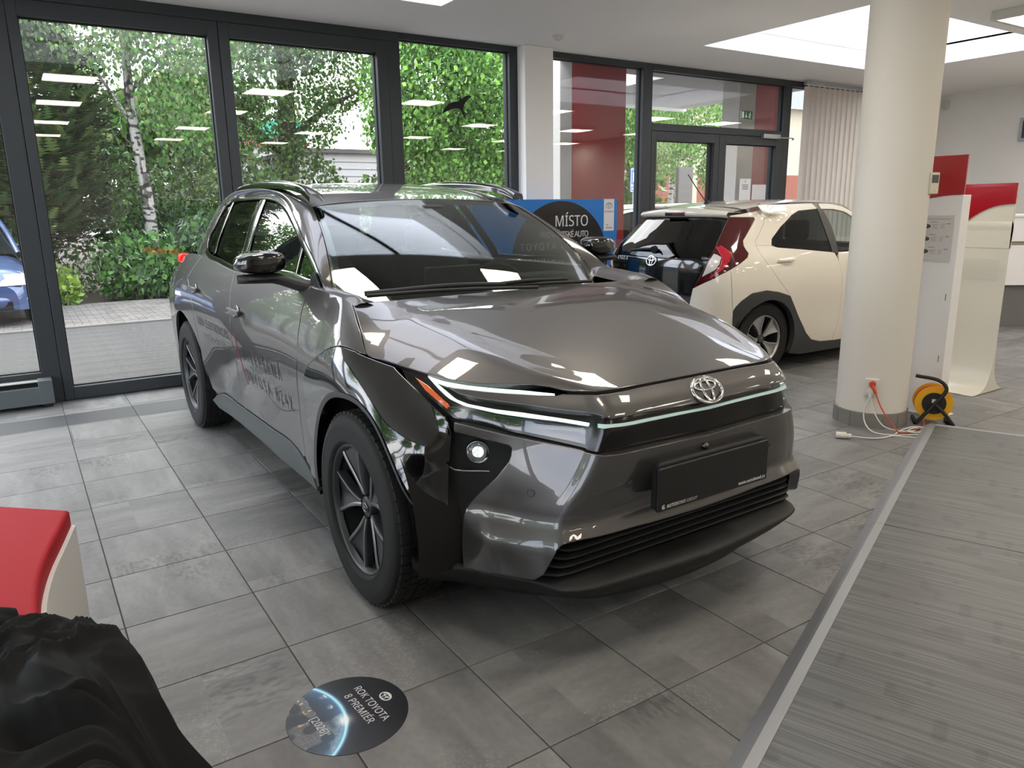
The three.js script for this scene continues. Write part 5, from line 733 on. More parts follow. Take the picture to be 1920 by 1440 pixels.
// ------------------------------------------------------------------ reception desk, wall fittings
{
  const d = thing('reception_desk', 'white reception desk with slotted front and grey plinth', 'desk', [9.55, 0, 1.86], -0.66);
  part('upper_panel', rbox(-1.4, 2.4, 0.99, 1.27, -0.06, 0, 0.004), M.deskWhite, d); part('shadow_gap', rbox(-1.39, 2.39, 0.94, 0.995, -0.07, -0.02, 0.002), M.deskGap, d); part('lower_panel', rbox(-1.4, 2.4, 0.49, 0.945, -0.06, 0, 0.004), M.deskWhite, d);
  part('plinth', rbox(-1.36, 2.36, 0.0, 0.5, -0.5, -0.05, 0.004), M.deskGrey, d); part('counter_top', rbox(-1.42, 2.42, 1.265, 1.295, -0.45, 0.01, 0.006), M.deskWhite, d);
  const s = thing('wall_screen', 'grey framed screen on the right wall at the picture edge', 'screen', [XR, 2.43, 0.76], -PI / 2);
  part('screen_frame', rbox(-0.22, 0.22, -0.16, 0.16, 0, 0.04, 0.006), M.alu, s); part('display', rbox(-0.18, 0.18, -0.12, 0.12, 0.038, 0.043, 0.001), M.lcd, s);
  const q = thing('motion_sensor', 'small white motion sensor at the top of the right wall', 'sensor', [XR, 2.9, -0.55], -PI / 2);
  part('sensor_case', rbox(-0.05, 0.05, -0.07, 0.05, 0, 0.06, 0.015, 3), M.plastic, q);
  const k = thing('smoke_detector', 'small round smoke detector on the ceiling', 'smoke detector', [4.467, H, -0.24]);
  part('detector_base', cyl(0.055, 0.055, 0.012, 32).translate(0, -0.006, 0), M.plastic, k); part('detector_dome', cyl(0.048, 0.03, 0.03, 32).translate(0, -0.026, 0), M.plastic, k);
}
// ------------------------------------------------------------------ vertical blind
{
  const b = thing('vertical_blind', 'cream vertical blind hanging right of the glass door', 'blind', [0, 0, -0.7]);
  part('headrail', rbox(8.86, 10.6, 2.975, 3.02, -0.025, 0.025, 0.006), M.alu, b);
  for (let k = 0; k < 15; k++) { const x = 8.93 + k * 0.115, a = -0.28 + 0.06 * sin(k * 2.3), g = sheet((i, j) => { const w = (i - 0.5) * 0.127, bow = 0.016 * (1 - (2 * i - 1) ** 2); return [x + w * cos(a) + bow * sin(a), lerp(0.08, 2.955, j), -w * sin(a) + bow * cos(a)]; }, 6, 1, false); const s = part('slat', g, M.blind, b); part('slat_hanger', rbox(x - 0.012, x + 0.012, 2.95, 2.98, -0.006, 0.006, 0.002), M.plastic, s); }
}
// ------------------------------------------------------------------ signs and papers on the glass
{
  const c = canvasTex(256, 128, (g) => { g.fillStyle = '#0d5a34'; g.fillRect(0, 0, 256, 128); g.fillStyle = '#e6efe8'; g.fillRect(12, 16, 44, 96); g.lineWidth = 12; g.strokeStyle = '#e6efe8'; g.beginPath(); g.moveTo(110, 24); g.lineTo(110, 92); g.stroke(); g.beginPath(); g.moveTo(84, 72); g.lineTo(110, 104); g.lineTo(136, 72); g.stroke(); g.beginPath(); g.arc(206, 30, 12, 0, 7); g.fill(); g.lineWidth = 11; g.beginPath(); g.moveTo(200, 46); g.lineTo(188, 78); g.lineTo(210, 88); g.lineTo(200, 116); g.moveTo(188, 78); g.lineTo(164, 104); g.moveTo(174, 56); g.lineTo(200, 48); g.lineTo(226, 66); g.stroke(); });
  const e = thing('exit_sign', 'small green emergency exit sign with arrow and running figure', 'exit sign', [7.95, 2.565, ZF - 0.02]);
  part('sign_body', rbox(-0.105, 0.105, -0.055, 0.055, -0.02, 0, 0.003), M.plastic, e); part('sign_face', new THREE.PlaneGeometry(0.205, 0.104).translate(0, 0, 0.0008), std({ name: 'exit print', map: c, roughness: 0.5 }), e);
  const paper = (x, y, w, h, label, draw) => { const p = thing('notice', label, 'notice', [x, y, GZ + 0.004]); part('paper', rbox(-w / 2, w / 2, -h / 2, h / 2, 0, 0.0008, 0.0003), std({ name: 'white paper', color: 0xdad8d6, roughness: 0.85 }), p); if (draw) part('print', new THREE.PlaneGeometry(w * 0.96, h * 0.96).translate(0, 0, 0.0011), std({ name: 'notice print', map: canvasTex(256, 288, draw), roughness: 0.85 }), p); };
  paper(8.03, 1.63, 0.22, 0.3, 'white printed notice with text lines on the right door leaf', (g) => { g.fillStyle = '#e3e2e0'; g.fillRect(0, 0, 256, 288); g.fillStyle = '#3d5da8'; g.beginPath(); g.arc(128, 28, 10, 0, 7); g.fill(); g.fillStyle = '#6b7078'; for (let i = 0; i < 4; i++) g.fillRect(50 + (i % 2) * 12, 70 + i * 18, 156 - (i % 2) * 24, 8); });
  paper(8.31, 1.6, 0.28, 0.21, 'plain white paper taped beside the printed notice');
  paper(7.66, 1.42, 0.12, 0.05, 'dark small sticker low on the right door leaf');
  const bird = [[0, 0], [0.03, 0.012], [0.075, 0.055], [0.12, 0.08], [0.155, 0.083], [0.195, 0.075], [0.16, 0.06], [0.12, 0.035], [0.09, 0.005], [0.08, -0.02], [0.085, -0.04], [0.1, -0.085], [0.112, -0.13], [0.1, -0.125], [0.085, -0.09], [0.06, -0.045], [0.04, -0.03], [0.0, -0.03], [-0.05, -0.045], [-0.1, -0.075], [-0.13, -0.105], [-0.145, -0.1], [-0.115, -0.055], [-0.08, -0.02], [-0.035, 0.008], [0.01, 0.015], [0.03, 0.045], [0.038, 0.06], [0.045, 0.075], [0.053, 0.06], [0.055, 0.04], [0.03, 0.012]];
  const bo = bird.slice(0, 25); const outline = [[-0.145, -0.1], [-0.115, -0.052], [-0.07, -0.01], [-0.02, 0.014], [0.03, 0.02], [0.052, 0.03], [0.052, 0.055], [0.06, 0.07], [0.068, 0.052], [0.08, 0.045], [0.105, 0.068], [0.14, 0.082], [0.19, 0.075], [0.15, 0.05], [0.12, 0.02], [0.098, -0.012], [0.092, -0.04], [0.1, -0.085], [0.122, -0.135], [0.108, -0.133], [0.08, -0.085], [0.06, -0.05], [0.03, -0.042], [-0.02, -0.048], [-0.08, -0.07]];
  const bs = solo('bird_sticker', extrude(outline.map(([x, y]) => [x * 1.05 + 3.69, y * 1.05 + 2.46]), 0.001).translate(0, 0, GZ + 0.002), M.gasket, 'black flying bird silhouette sticker on the window', 'sticker');
}
// ------------------------------------------------------------------ blue advertising board
{
  const b = thing('advert_board', 'blue advertising board with black disc and white lettering by the window', 'board', [0, 0, -0.5]);
  part('board', rbox(3.62, 5.465, 0.06, 1.53, -0.03, 0, 0.003), M.boardBlue, b);
  part('disc', extrude(ring(4.7, 0.885, 0.628, 0.628, 80), 0.004, 0.001).translate(0, 0, 0.0005), M.discBlack, b);
  const tx = canvasTex(1024, 1024, (c) => { c.clearRect(0, 0, 1024, 1024); c.fillStyle = '#d9dadb'; const run = (t, x0, x1, y, f) => { c.font = f; const ws = [...t].map((k) => c.measureText(k).width), sp = (x1 - x0 - ws.reduce((p, q) => p + q, 0)) / (t.length - 1); let x = x0; [...t].forEach((k, i) => { c.fillText(k, x, y); x += ws[i] + sp; }); }; run('MÍSTO', 424, 848, 170, '144px sans-serif'); run('PRO MĚSTSKÉ AUTO', 250, 850, 275, '78px sans-serif'); run('TOYOTA COROLLA', 21, 1000, 388, '92px sans-serif'); run('TOURING SPORTS', 33, 990, 534, '92px sans-serif'); });
  part('lettering', new THREE.PlaneGeometry(1.1, 1.1).translate(4.7, 0.885, 0.0056), std({ name: 'board print', map: tx, transparent: true, roughness: 0.6 }), b);
  const lt = canvasTex(128, 400, (c) => { c.fillStyle = '#d6d6d6'; c.fillRect(0, 0, 128, 400); c.lineWidth = 7; c.strokeStyle = '#7d7f83'; c.beginPath(); c.ellipse(64, 80, 40, 34, 0, 0, 7); c.stroke(); c.lineWidth = 5; c.beginPath(); c.ellipse(64, 66, 28, 13, 0, 0, 7); c.stroke(); c.beginPath(); c.ellipse(64, 80, 12, 33, 0, 0, 7); c.stroke(); c.fillStyle = '#b52a35'; c.font = 'bold 30px sans-serif'; c.textAlign = 'center'; c.fillText('TOYOTA', 64, 168); c.fillStyle = '#9a8f86'; c.font = '18px sans-serif'; c.fillRect(30, 320, 26, 14); c.fillRect(24, 356, 80, 14); });
  const s = part('brand_strip', rbox(5.275, 5.42, 1.19, 1.528, 0.0005, 0.004, 0.001), M.standWhite, b); part('strip_print', new THREE.PlaneGeometry(0.143, 0.334).translate(5.3475, 1.359, 0.0043), std({ name: 'strip print', map: lt, roughness: 0.6 }), s);
  part('foot', [rbox(3.9, 4.0, 0, 0.06, -0.2, 0.18, 0.01), rbox(5.1, 5.2, 0, 0.06, -0.2, 0.18, 0.01)], M.frame, b);
}
// ------------------------------------------------------------------ display platform
{
  const ang = Math.atan2(0.695, 1.748), O = [4.68, 0, 3.51], t = thing('display_platform', 'low grey laminate display platform with aluminium edge at lower right', 'platform', O, ang);
  // local -x runs along the long edge towards the camera, local z into the platform
  const nz = noise2(31), grain = dataTex(1024, 512, (u, v) => { const k = 98 + (nz(u * 5, v * 150, 1e6) - 0.5) * 30 + (nz(u * 9 + 50, v * 420, 1e6) - 0.5) * 24 + (nz(u * 3, v * 4, 1e6) - 0.5) * 8; const sm = sstep(0.78, 0.9, nz(u * 30 + 4, v * 12 + 8, 1e6)) * 10; return [k - 2 - sm, k - sm, k + 1 - sm]; });
  const lam = std({ name: 'grey brushed laminate', map: grain, roughness: 0.38 });
  const uvTop = (g) => { const p = g.attributes.position, uv = g.attributes.uv; for (let i = 0; i < p.count; i++) uv.setXY(i, p.getZ(i) / 1.5, p.getX(i) / 0.75); return g; };
  for (const [a, b] of [[-0.008, -1.875], [-1.881, -3.75], [-3.756, -5.6]]) part('deck_panel', uvTop(rbox(b, a, 0.02, 0.042, 0.032, 2.4, 0.002, 1)), lam, t);
  part('core', box(-5.6, -0.01, 0, 0.021, 0.03, 2.39), M.black, t);
  const prof = [[-0.052, 0], [-0.05, 0.006], [-0.012, 0.038], [0, 0.045], [0.034, 0.045], [0.034, 0.0425], [0.03, 0.0425], [0.03, 0]];
  for (const [a, b] of [[0, -1.877], [-1.879, -3.75], [-3.752, -5.6]]) part('edge_profile', new THREE.ExtrudeGeometry(new THREE.Shape(prof.map(([z, y]) => new THREE.Vector2(-z, y))), { depth: a - b, bevelEnabled: false }).rotateY(PI / 2).translate(b, 0, 0), M.alu2, t);
  part('end_profile', [rbox(-0.012, 0.012, 0, 0.045, 0.0, 2.4, 0.003)], M.alu2, t);
}
// ------------------------------------------------------------------ floor sticker
{
  const n = noise2(51), R = 256;
  const tx = dataTex(512, 512, (u, v, px, py) => {
    // u, v measured in the sticker's own axes
    const x = u * 2 - 1, y = v * 2 - 1, cx = -0.34, cy = -1.33, d = hypot(x - cx, y - cy) - 1.32, land = sstep(0.55, 0.75, n(x * 6 + 9, y * 6 + 3, 1e6)) * (d < -0.05 ? 1 : 0), city = sstep(0.62, 0.85, n(x * 26 + 60, y * 26 + 3, 1e6)) * (x < -0.1 ? 1 : 0.1);
    const rim = exp(-((d / 0.035) ** 2)), halo = exp(-Math.abs(d) / (d < 0 ? 0.22 : 0.07)), hot = exp(-((hypot(x - 0.13, y + 0.1) / 0.13) ** 2));
    let c = d > 0 ? [22, 23, 28] : [40, 42, 48];
    c = c.map((k, i) => k + halo * [50, 98, 140][i] * (d < 0 ? 1 : 0.7) + rim * [120, 150, 160][i] + hot * [130, 110, 95][i] + land * [34, 32, 28][i] * (1 + n(x * 40, y * 40, 1e6)) + land * city * [110, 70, 30][i]); return c;
  }, true, false);
  const g = new THREE.CircleGeometry(0.177, 96); g.rotateX(-PI / 2);
  const turn = 0.5, base = thing('floor_sticker', 'round black floor sticker with glowing planet edge and white lettering', 'sticker', [0.49, 0.0008, 4.05], -1.49);
  part('vinyl', merge([cyl(0.177, 0.177, 0.0008, 96)]), std({ name: 'vinyl edge', color: 0x141518, roughness: 0.4 }), base);
  part('planet_print', g.translate(0, 0.0006, 0), std({ name: 'planet print', map: tx, roughness: 0.35 }), base);
  const lt = canvasTex(1024, 1024, (c) => { c.clearRect(0, 0, 1024, 1024); c.fillStyle = '#cfd0d0'; c.strokeStyle = '#cfd0d0'; c.textAlign = 'center'; c.font = '100px sans-serif'; c.fillText('ROK TOYOTA', 512, 320); c.fillText('8 PREMIÉR', 512, 440); c.font = '96px sans-serif'; c.fillText('[2026]', 512, 812); c.font = '40px sans-serif'; c.fillText('8', 660, 770); c.lineWidth = 13; c.beginPath(); c.ellipse(512, 142, 62, 46, 0, 0, 7); c.stroke(); c.lineWidth = 10; c.beginPath(); c.ellipse(512, 124, 44, 18, 0, 0, 7); c.stroke(); c.beginPath(); c.ellipse(512, 142, 19, 45, 0, 0, 7); c.stroke(); });
  part('lettering', new THREE.PlaneGeometry(0.345, 0.345).rotateX(-PI / 2).translate(0, 0.001, 0), std({ name: 'sticker lettering', map: lt, transparent: true, roughness: 0.4 }), base);
}
// ------------------------------------------------------------------ red bench and jacket
{
  const inner = path([[-0.1, 3.085], [-0.135, 3.25], [-0.178, 3.45], [-0.205, 3.65], [-0.21, 3.85], [-0.19, 4.1], [-0.14, 4.35], [-0.06, 4.6]]);
  const plan = (o) => { const p = []; for (let k = 0; k <= 24; k++) { const q = inner(k / 24), q2 = inner(min(k / 24 + 0.02, 1)), q1 = inner(max(k / 24 - 0.02, 0)), dx = q2[0] - q1[0], dz = q2[1] - q1[1], l = hypot(dx, dz); p.push([q[0] + (dz / l) * o, q[1] - (dx / l) * o]); } p.push([-0.72, 4.92 + o], [-0.98 - o, 3.9], [-0.9 - o, 2.35 - o]); return p; };
  const b = thing('bench', 'curved bench with red seat and white panel at the left edge', 'bench');
  const toXZ = (pts, y0, h, bev) => extrude(pts.map(([x, z]) => [x, -z]), h, bev, [], 4).rotateX(-PI / 2).translate(0, y0, 0);
  part('base_panel', toXZ(plan(0.0), 0.0, 0.4, 0.001), M.benchWhite, b);
  part('seat_cushion', toXZ(plan(-0.013), 0.385, 0.075, 0.014), M.benchRed, b);
  // jacket thrown over the near end
  const nz = noise2(71), nz2 = noise2(72), cx = -0.42, cz = 4.46;
  const sm = (f, x, z) => { const h = 0.18; return (f(x, z, 1e6) * 2 + f(x + h, z, 1e6) + f(x - h, z, 1e6) + f(x, z + h, 1e6) + f(x, z - h, 1e6)) / 6; };
  const rad = (a) => 0.5 + 0.05 * sin(2 * a + 1.1) + 0.03 * sin(5 * a) + 0.02 * sin(9 * a + 2);
  const ridge = (v, p) => (1 - min(1, abs(2 * v - 1) * 1.6)) ** p;
  const fold = (x, z) => { const wx = x * 2.2 + sm(nz, x * 2.5 + 20, z * 2.5 + 20) * 2.2, wz = z * 2.2 + sm(nz2, x * 2.5 + 40, z * 2.5 + 9) * 2.2; return ridge(sm(nz, wx * 1.5 + 50, wz * 0.8 + 30), 1.3) * 0.075 + ridge(sm(nz2, wx * 3.4 + 11, wz * 1.4 + 70), 1.2) * 0.05 + ridge(sm(nz, wx * 6.4 + 90, wz * 2.6 + 10), 1.1) * 0.026 + ridge(sm(nz2, wx * 3.0 + 33, wz * 8 + 17), 1.1) * 0.014; };
  const jk = thing('black_jacket', 'crumpled black jacket thrown over the near end of the red bench', 'jacket');
  const cloth = (i, j) => { const a = i * 2 * PI, r = j * rad(a), x = cx + r * cos(a), z = cz + r * sin(a) * 1.15, over = sstep(-0.16, 0.06, x); let y = 0.466 + fold(x, z) * (1 - 0.6 * j ** 3) + 0.075 * (1 - j * j); y -= over * (0.1 + 0.3 * sstep(4.15, 4.5, z)); if (j > 0.95) y = lerp(y, max(y - 0.05, 0.464 - over * 0.4), (j - 0.95) / 0.05); return [x, y, z]; };
  part('shell', sheet((i, j) => cloth(i, j), 300, 170, true), M.jacket, jk);
  part('sleeve', sheet((i, j) => { const a = i * 2 * PI, q = path([[-0.66, 0.53, 4.02], [-0.5, 0.545, 3.96], [-0.36, 0.525, 3.92], [-0.26, 0.495, 3.93]])(j), r = 0.056 * (1 - 0.4 * j) * (1 + 0.14 * sin(a * 2 + j * 9) + 0.08 * sin(j * 22 + a * 3)); return [q[0] + 0.2 * r * cos(a), q[1] + r * sin(a), q[2] + r * cos(a)]; }, 40, 60, true), M.jacket, jk);
}
// ------------------------------------------------------------------ trench convector under the left window
{
  const c = thing('convector_heater', 'low grey convector heater under the left window', 'heater', [0, 0, ZF]);
  part('casing', [rbox(-2.4, -0.13, 0.03, 0.165, 0.02, 0.15, 0.004), rbox(-2.4, -0.13, 0.165, 0.2, 0.015, 0.03, 0.003)], M.heater, c);
  part('top_grille', rbox(-2.4, -0.13, 0.198, 0.206, 0.015, 0.11, 0.002), M.heaterTop, c);
  part('air_slot', box(-2.39, -0.135, 0.168, 0.198, 0.03, 0.1), M.inner, c);
  part('end_cap', [rbox(-0.135, -0.04, 0.03, 0.215, 0.012, 0.158, 0.006)], M.heater, c);
  part('foot', [rbox(-0.12, -0.06, 0, 0.03, 0.03, 0.13, 0.003), rbox(-2.3, -2.2, 0, 0.03, 0.03, 0.13, 0.003)], M.black, c);
}
// ------------------------------------------------------------------ outside: ground
{
  const n = noise2(91), n2 = noise2(92);
  const asphalt = dataTex(512, 512, (u, v) => { const k = 128 + (n(u * 120, v * 120, 120) - 0.5) * 60 + (n2(u * 250, v * 250, 250) - 0.5) * 50 + (n(u * 5, v * 5, 5) - 0.5) * 18; return [k + 2, k, k - 4]; }); asphalt.repeat.set(30, 12);
  const G = structGroup('ground');
  part('asphalt', box(-45, 60, -0.2, -0.03, -5.5, FZ0 - 0.02), std({ name: 'worn asphalt', color: 0x8f8d8b, map: asphalt, roughness: 0.95 }), G);
  part('kerb', box(-45, 16, -0.2, -0.005, -5.62, -5.5), std({ name: 'concrete kerb', color: 0x6b6863, roughness: 0.9 }), G);
  part('car_park', box(8, 60, -0.2, -0.031, -40, -5.5), std({ name: 'car park asphalt', color: 0x8f8d8b, map: asphalt, roughness: 0.95 }), G);
  part('paver_bed', box(-45, 8.0, -0.2, -0.022, -8.45, -5.62), std({ name: 'sand joint', color: 0x5a544b, roughness: 1 }), G);
  part('soil', box(-45, 8, -0.2, -0.05, -60, -8.45), std({ name: 'dark soil', color: 0x3a3128, roughness: 1 }), G);
  part('lawn', box(-60, XL - 4.2, -0.2, -0.02, -5.4, 30), std({ name: 'lawn', color: 0x3c561c, roughness: 1, map: dataTex(256, 256, (u, v) => { const k = 170 + (n(u * 90, v * 90, 90) - 0.5) * 130; return [k, k, k * 0.8]; }) }), G);
  part('left_path', box(XL - 4.2, XL - 0.12, -0.2, -0.015, -5.4, 30), std({ name: 'path concrete', color: 0xa8a6a0, roughness: 0.9 }), G);
  const pv = [0x6a655f, 0x615e58, 0x706962, 0x5d5954].map((c) => std({ name: 'concrete paver', color: c, roughness: 0.92 })), g = rbox(0.003, 0.197, -0.06, 0, 0.003, 0.097, 0.006, 1), r = rng(8), rest = [[], [], [], []]; let k = 0;
  for (let j = 0; j < 28; j++) for (let i = 0; i < 42; i++) { const x = -0.6 + i * 0.2 + (j & 1) * 0.1, z = -5.73 - j * 0.1 - 0.0, m = floor(r() * 4), y = -0.006 + r() * 0.003; if (x < 2.6 && x > 0 && k < 290) { k++; const p = part('paver', g, pv[m], G); p.position.set(x, y, z); } else rest[m].push(g.clone().translate(x, y, z)); }
  rest.forEach((l, m) => { const p = part('paver_field', l, pv[m], G); p.userData.kind = 'stuff'; });
}
// ------------------------------------------------------------------ outside: plants
const leafGeo = (() => { const g = new THREE.BufferGeometry(); g.setAttribute('position', new THREE.Float32BufferAttribute([0, 0, 0, 0.5, 0.45, 0.12, 0, 1, 0, -0.5, 0.45, 0.12, 0, 0.5, -0.04], 3)); g.setIndex([0, 1, 4, 1, 2, 4, 2, 3, 4, 3, 0, 4]); g.computeVertexNormals(); return g; })();
const needleGeo = (() => { const g = new THREE.BufferGeometry(), p = [], ix = []; for (let k = 0; k < 5; k++) { const y = k / 5; p.push(0, y, 0, 0.42 - 0.06 * k, y + 0.18 - 0.1, -0.05, 0, y + 0.24, 0, -0.42 + 0.06 * k, y + 0.08, -0.05); ix.push(k * 4, k * 4 + 1, k * 4 + 2, k * 4, k * 4 + 2, k * 4 + 3); } g.setAttribute('position', new THREE.Float32BufferAttribute(p, 3)); g.setIndex(ix); g.computeVertexNormals(); return g; })();
const leafMat = phys({ name: 'green leaf', color: 0xffffff, transmission: 0.35, thickness: 0, roughness: 0.85 });
const needleMat = phys({ name: 'green conifer frond', color: 0xffffff, transmission: 0.2, thickness: 0, roughness: 0.85 });
function foliage(parent, seed, blobs, count, size, cols, o = {}) {
  const r = rng(seed), geo = o.geo ?? leafGeo, im = new THREE.InstancedMesh(geo, o.geo ? needleMat : leafMat, count), m = new THREE.Matrix4(), q = new THREE.Quaternion(), e = new THREE.Euler(), p = new THREE.Vector3(), s = new THREE.Vector3(), c = new THREE.Color(), c2 = new THREE.Color();
  const vol = blobs.map((b) => (b[3] * b[4] * b[5]) ** 0.67), tot = vol.reduce((a, b) => a + b, 0);
  for (let i = 0; i < count; i++) {
    let w = r() * tot, k = 0; while (w > vol[k] && k < blobs.length - 1) w -= vol[k++];
    const b = blobs[k], u = r() * 2 - 1, a = r() * 2 * PI, t = sqrt(1 - u * u), rad = lerp(0.45, 1.05, r() ** 0.5) * (0.85 + 0.3 * r());
    p.set(b[0] + t * cos(a) * b[3] * rad, b[1] + u * b[4] * rad, b[2] + t * sin(a) * b[5] * rad);
    if (o.droop) e.set(PI + (r() - 0.5) * 0.8, r() * 2 * PI, (r() - 0.5) * 0.8); else if (o.frond) e.set(1.2 + (r() - 0.5) * 0.9, a < PI ? PI / 2 - a + (r() - 0.5) : PI / 2 - a + (r() - 0.5), (r() - 0.5) * 0.7, 'YXZ'); else e.set((r() - 0.5) * 2.4 + 0.9, r() * 2 * PI, (r() - 0.5) * 2);
    q.setFromEuler(e); const z = size * (0.65 + 0.7 * r()); s.set(z, z, z); m.compose(p, q, s); im.setMatrixAt(i, m);
    c.set(cols[floor(r() * cols.length)]); c2.copy(c).multiplyScalar(0.75 + 0.5 * r()); im.setColorAt(i, c2);
  }
  im.name = 'foliage'; im.userData.kind = 'stuff'; parent.add(im); return im;
}
const limb = (pts, r0, r1, seg = 24) => { const c = new THREE.CatmullRomCurve3(pts.map((p) => new THREE.Vector3(...p))), n = 10; return sheet((i, j) => { const p = c.getPoint(j), t = c.getTangent(j), a = i * 2 * PI, r = lerp(r0, r1, j) * (1 + 0.06 * sin(a * 3 + j * 9)), x = new THREE.Vector3(1, 0, 0).cross(t).normalize(), y = t.clone().cross(x); if (x.lengthSq() < 0.1) x.set(0, 0, 1); return [p.x + r * (x.x * cos(a) + y.x * sin(a)), p.y + r * (x.y * cos(a) + y.y * sin(a)), p.z + r * (x.z * cos(a) + y.z * sin(a))]; }, n, seg, true, [1, 4]); };
const barkDark = std({ name: 'dark bark', color: 0x3b342c, roughness: 0.95 });
const birchBark = (() => { const n = noise2(95); return std({ name: 'birch bark', roughness: 0.85, map: dataTex(128, 512, (u, v) => { const d = sstep(0.55, 0.72, n(u * 5, v * 42, 1e6)) * 120 + sstep(0.62, 0.74, n(u * 4 + 30, v * 9, 1e6)) * 95, k = 150 - d * 0.8 + (n(u * 30, v * 90, 1e6) - 0.5) * 24; return [k, k - 3, k - 9]; }) }); })();
function tree(name, label, [x, y, z], o) {
  const t = thing(name, label, 'tree', [x, y, z], 0, o.group);
  if (o.trunk) part('trunk', limb(o.trunk.pts, o.trunk.r0, o.trunk.r1), o.trunk.bark ?? barkDark, t);
  for (const b of o.branches ?? []) part('branch', limb(b.pts, b.r0, b.r1, 10), o.trunk.bark ?? barkDark, t);
  foliage(t, o.seed, o.blobs, o.n, o.size, o.cols, o);
  return t;
}
const DEEP = [0x26401c, 0x2f4d22, 0x1f3618, 0x385a26], MID = [0x3f6a24, 0x4a7a2a, 0x33591f, 0x5a8a34], LIGHT = [0x62962f, 0x75a83a, 0x4f8228, 0x8bb84a], OLIVE = [0x4c6430, 0x5d7238, 0x3c5428, 0x6f8246];
// conifers and hedge behind the pavement
tree('conifer', 'dense dark conifer with drooping fronds behind the left sliding door', [0.2, 0, -10.2], { seed: 1, geo: needleGeo, frond: true, trunk: { pts: [[0, 0, 0], [0.05, 3, 0], [0, 6.4, 0]], r0: 0.14, r1: 0.03 }, blobs: [[0, 2.0, 0, 1.3, 1.2, 1.1], [0.2, 3.4, 0, 1.15, 1.3, 1], [-0.3, 4.8, 0, 0.95, 1.4, 0.9], [-1.2, 2.6, 0.2, 1.1, 1.6, 1]], n: 12000, size: 0.26, cols: [...DEEP, ...OLIVE, 0x41592a] });
tree('lime_tree', 'loose bright green tree above the blue estate car', [-3.4, 0, -11], { seed: 2, trunk: { pts: [[0, 0, 0], [0, 3, 0], [0, 6, 0]], r0: 0.14, r1: 0.04 }, blobs: [[0, 2.6, 0, 1.6, 1.1, 1.2], [0.3, 4.4, 0, 1.4, 1.1, 1.1], [1.4, 2.2, 0.4, 1.1, 1.2, 0.7]], n: 13000, size: 0.09, cols: [...LIGHT, ...MID] });
tree('birch_tree', 'birch with white and black bark standing behind the pavement', [2.05, 0, -9.8], { seed: 3, trunk: { pts: [[0, -0.05, 0], [0.02, 1.5, 0], [-0.08, 3.2, 0.05], [-0.02, 5.2, 0], [0.1, 7.5, 0]], r0: 0.13, r1: 0.04, bark: birchBark }, branches: [{ pts: [[-0.08, 3, 0], [-0.6, 3.9, 0.2], [-1, 4.6, 0.2]], r0: 0.04, r1: 0.01 }, { pts: [[-0.04, 3.6, 0], [0.7, 4.4, 0.1], [1.2, 5, 0]], r0: 0.04, r1: 0.01 }], blobs: [[-0.7, 4.6, 0.3, 1.1, 0.8, 0.8], [0.9, 4.8, 0.2, 1.2, 1, 0.9], [0, 6.2, 0, 1.5, 1.4, 1.2], [0.7, 3.4, 0.4, 0.8, 0.8, 0.6]], n: 12000, size: 0.075, cols: [...MID, ...OLIVE], droop: true });
tree('oak_tree', 'broad tree with thick dark trunk seen through the second sliding door', [5.35, 0, -12.2], { seed: 4, trunk: { pts: [[0, -0.05, 0], [0.05, 1.6, 0], [0.2, 3.4, 0], [0.3, 6.5, 0]], r0: 0.33, r1: 0.14 }, branches: [{ pts: [[0.1, 2.7, 0], [-0.9, 3.5, 0.2], [-1.7, 4.1, 0.2]], r0: 0.1, r1: 0.02 }, { pts: [[0.15, 3, 0], [1.1, 3.8, 0.3], [1.9, 4.2, 0.4]], r0: 0.1, r1: 0.02 }], blobs: [[-1.2, 4.4, 0.4, 1.2, 0.9, 0.9], [1.4, 4.7, 0.3, 1.3, 1, 1], [0.2, 5.8, 0, 1.7, 1.3, 1.3], [0.1, 3.4, 0.5, 1.3, 0.7, 0.8], [0.3, 2.1, 0.6, 0.9, 0.6, 0.5]], n: 18000, size: 0.085, cols: [...MID, ...OLIVE] });
tree('maple_tree', 'bright green maple with forked trunk behind the bird sticker window', [7.15, 0, -8.6], { seed: 5, trunk: { pts: [[0, -0.05, 0], [0.05, 1.4, 0], [-0.05, 2.6, 0], [-0.15, 5, 0]], r0: 0.16, r1: 0.05 }, branches: [{ pts: [[0, 2.1, 0], [0.5, 3, 0.1], [0.8, 3.9, 0.1]], r0: 0.09, r1: 0.03 }, { pts: [[0, 1.8, 0], [-0.6, 2.6, 0.2], [-1, 3.2, 0.2]], r0: 0.06, r1: 0.02 }], blobs: [[0.3, 3.9, 0.5, 1.6, 0.9, 0.9], [1.3, 3.0, 0.6, 1.0, 0.8, 0.7], [-0.6, 3.0, 0.7, 0.9, 0.7, 0.6], [0.4, 1.9, 0.7, 1.3, 0.6, 0.5], [1.8, 4.3, 0, 1.2, 0.9, 0.9], [0, 5.2, 0, 1.5, 0.9, 1]], n: 30000, size: 0.088, cols: [...LIGHT, ...MID] });
tree('lime_tree', 'light green tree filling the window beside the white pillar', [10.4, 0, -10.4], { seed: 6, trunk: { pts: [[0, -0.05, 0], [0, 2, 0], [0.1, 5, 0]], r0: 0.15, r1: 0.05 }, blobs: [[0, 3.2, 0.4, 1.7, 1.3, 1], [0, 5, 0, 1.7, 1.2, 1.1], [-1.2, 2.0, 0.6, 1.2, 1.1, 0.8], [1.2, 1.6, 0.5, 1.2, 1.2, 0.8]], n: 22000, size: 0.085, cols: [...MID, ...OLIVE] });
